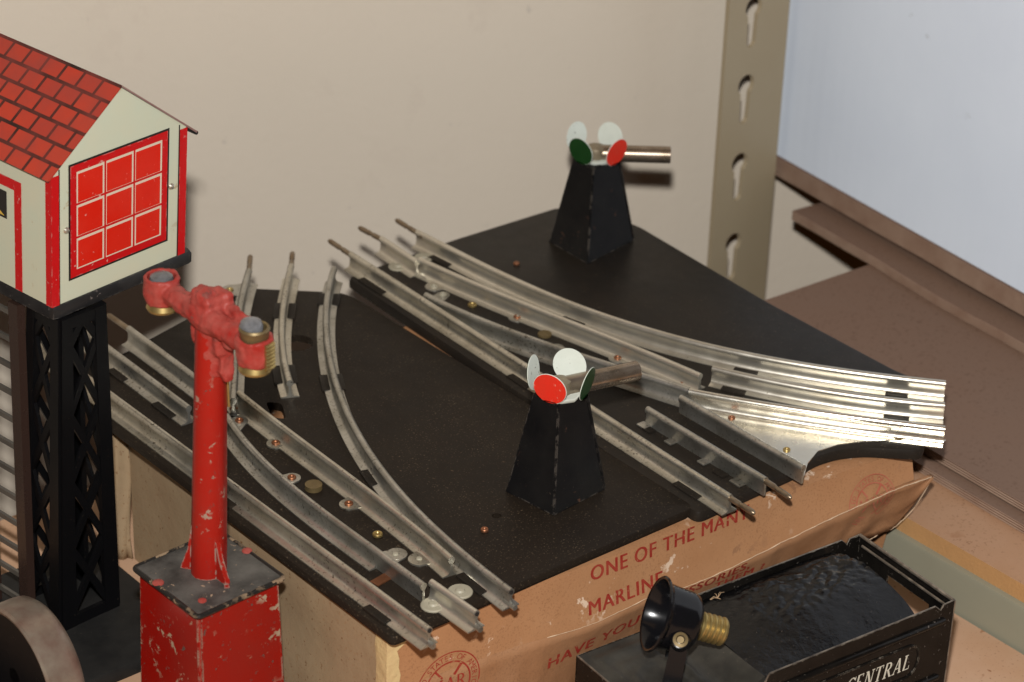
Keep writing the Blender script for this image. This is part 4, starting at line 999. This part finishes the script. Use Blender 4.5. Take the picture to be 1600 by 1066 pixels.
# pressed ribs and lettering
m = MB()
def rib(x0, x1, z, r=.07):
    m.tube([TP(x0, -.01, z), TP(x0 + .1, -.02, z), TP(x1 - .1, -.02, z), TP(x1, -.01, z)], [r * .4, r, r, r * .4], 10)
u1, v1 = sd(1477, 968); rib(bk + .1, u1, v1, .11)
u2, v2 = sd(1466, 1056); rib(bk - .2, u2, v2, .11)
ul, vl = sd(1421, 1040); hL = .57; vl -= .10
lx1 = ul + .35
ov = [(lx1 - .5 + .5 * math.cos(a), vl + hL * .5 + .62 * math.sin(a)) for a in np.linspace(-math.pi / 2, math.pi / 2, 14)] + [(.9 - .5 * math.cos(a), vl + hL * .5 + .62 * math.sin(a)) for a in np.linspace(math.pi / 2, -math.pi / 2, 14)]
ov.append(ov[0]); m.tube([TP(a, -.005, c) for a, c in ov], .05, 6)
m.build('pressed_rib', M_tender, tend)
us, vs_ = sd(1348, 1064)
m = MB(); word = 'NEW YORK CENTRAL'
tot = sum(serif(c)[1] + .06 for c in word); tail = sum(serif(c)[1] + .06 for c in 'NTRAL')
wid = (ul - us) * tot / tail
serif_word(m, word, lambda x, y, i: TP(ul - wid + wid * x + .10 * y, -.012 - .0004 * (i % 7), vl + hL * y)); m.build('lettering', M_letter, tend, smooth=False)

# lint on the coal board
m = MB(); c = at(1121, 936, ZT - .05); rnd = random.Random(11)
for k in range(6):
    a = rnd.uniform(0, 6.28); L_ = rnd.uniform(.08, .42); zz = rnd.uniform(.0, .14); m.tube([c + EZ * .03, c + np.array([math.cos(a), math.sin(a), 0]) * L_ * .5 + EZ * zz, c + np.array([math.cos(a), math.sin(a), 0]) * L_ + EZ * .04], .010, 5)
tag(m.build('lint_tuft', M_lint), 'tiny tan tuft of lint on the black tender behind the searchlight', 'lint')

# ================================================================== SEARCHLIGHT on the tender deck
sl0 = thing('searchlight', 'black toy searchlight bowl with brass bulb screw on the tender deck', 'toy lamp', TP(2.5, 1.9, ZD + .03))
dbow = depth = None
pv = at(1063, 1001, ZD + 1.85)                                     # near pivot rivet
ax = RT * .93 - UP * .27 + FW * .24; ax /= np.linalg.norm(ax)    # from the open front to the bulb base
ctr = CAM + (pv - CAM) * 1.0 + FW * .95 + UP * .55 - RT * .12
prof = [(1.10, -.62), (1.17, -.64), (1.20, -.58), (1.13, -.50), (1.04, -.42), (1.00, -.2), (.97, .35), (.90, .55), (.72, .68), (.36, .74), (.05, .74)]
inner = [(.05, .5), (.6, .48), (.86, .3), (.95, -.3), (1.10, -.62)]
m = MB(); m.lathe(inner + prof, ctr, ax, 40, cap=False); bowl = m.build('lamp_bowl', M_lampblack, sl0)
m = MB(); m.lathe([(1.165, -.655), (1.205, -.61), (1.19, -.56)], ctr, ax, 40, cap=False); m.build('bowl_rim', M_lampblack, bowl)
m = MB(); pr2 = [(.34, .70)]
for k in range(5): pr2 += [(.40, .82 + .17 * k), (.455, .87 + .17 * k), (.455, .92 + .17 * k), (.40, .97 + .17 * k)]
pr2 += [(.40, 1.66), (.30, 1.70), (.02, 1.71)]
m.lathe(pr2, ctr, ax, 26); m.build('bulb_screw', M_brass, sl0)
m = MB(); m.lathe([(.30, -.35), (.33, -.05), (.28, .05), (.26, .1), (.12, .13), (.1, .07), (.02, .06)], pv, -FW * .9 + UP * .3, 20); m.build('pivot_boss', M_lampblack, sl0)
m = MB(); m.lathe([(.23, .06), (.235, .12), (.14, .15), (.12, .10), (.02, .1)], pv, -FW * .9 + UP * .3, 20); m.build('pivot_rivet', M_brass_old, sl0)
foot = at(1046, 1085, ZD + .03); rt2 = RT * np.array([1, 1, 0])
m = MB(); m.prism([pv + rt2 * .26 - FW * .02, pv - rt2 * .26 - FW * .02, foot - rt2 * .30, foot + rt2 * .30], FW * .08); m.build('yoke_arm', M_lampblack, sl0, smooth=False); m = MB()
far = pv + FW * 1.9; m.prism([far + rt2 * .26, far - rt2 * .26, far * [1, 1, 0] + EZ * (ZD + .06) - rt2 * .3, far * [1, 1, 0] + EZ * (ZD + .06) + rt2 * .3], FW * .08)
m.build('yoke_arm', M_lampblack, sl0, smooth=False)
m = MB(); m.box((-.3, -.25, 0), (.3, .3, .05), Matrix.Translation(V((foot[0], foot[1], ZD + .11)))); m.build('foot', M_lampblack, sl0, smooth=False)

# ================================================================== DRUM in the corner
RD = 2.35
d0 = at(14, 962, 2 * RD)
dr = thing('metal_drum', 'round drum with black face and worn bare metal rim in the bottom left corner', 'drum', (d0[0], d0[1], 0))
cx = np.array([d0[0], d0[1], RD]); AX = np.array([1.0, .02, 0])
m = MB(); m.lathe([(RD * .93, 0), (RD * .97, -.02), (RD, .06), (RD, .9), (RD * .985, 1.15), (RD * .93, 1.3), (.05, 1.32)], cx, AX, 64, cap=False); m.build('drum_rim', M_rim, dr)
m = MB(); m.lathe([(RD * .935, .03), (RD * .90, .10), (RD * .80, .14), (RD * .5, .10), (.8, .08), (.75, .04), (.3, .03), (.02, .03)], cx, AX, 64); m.build('drum_face', M_drumface, dr)
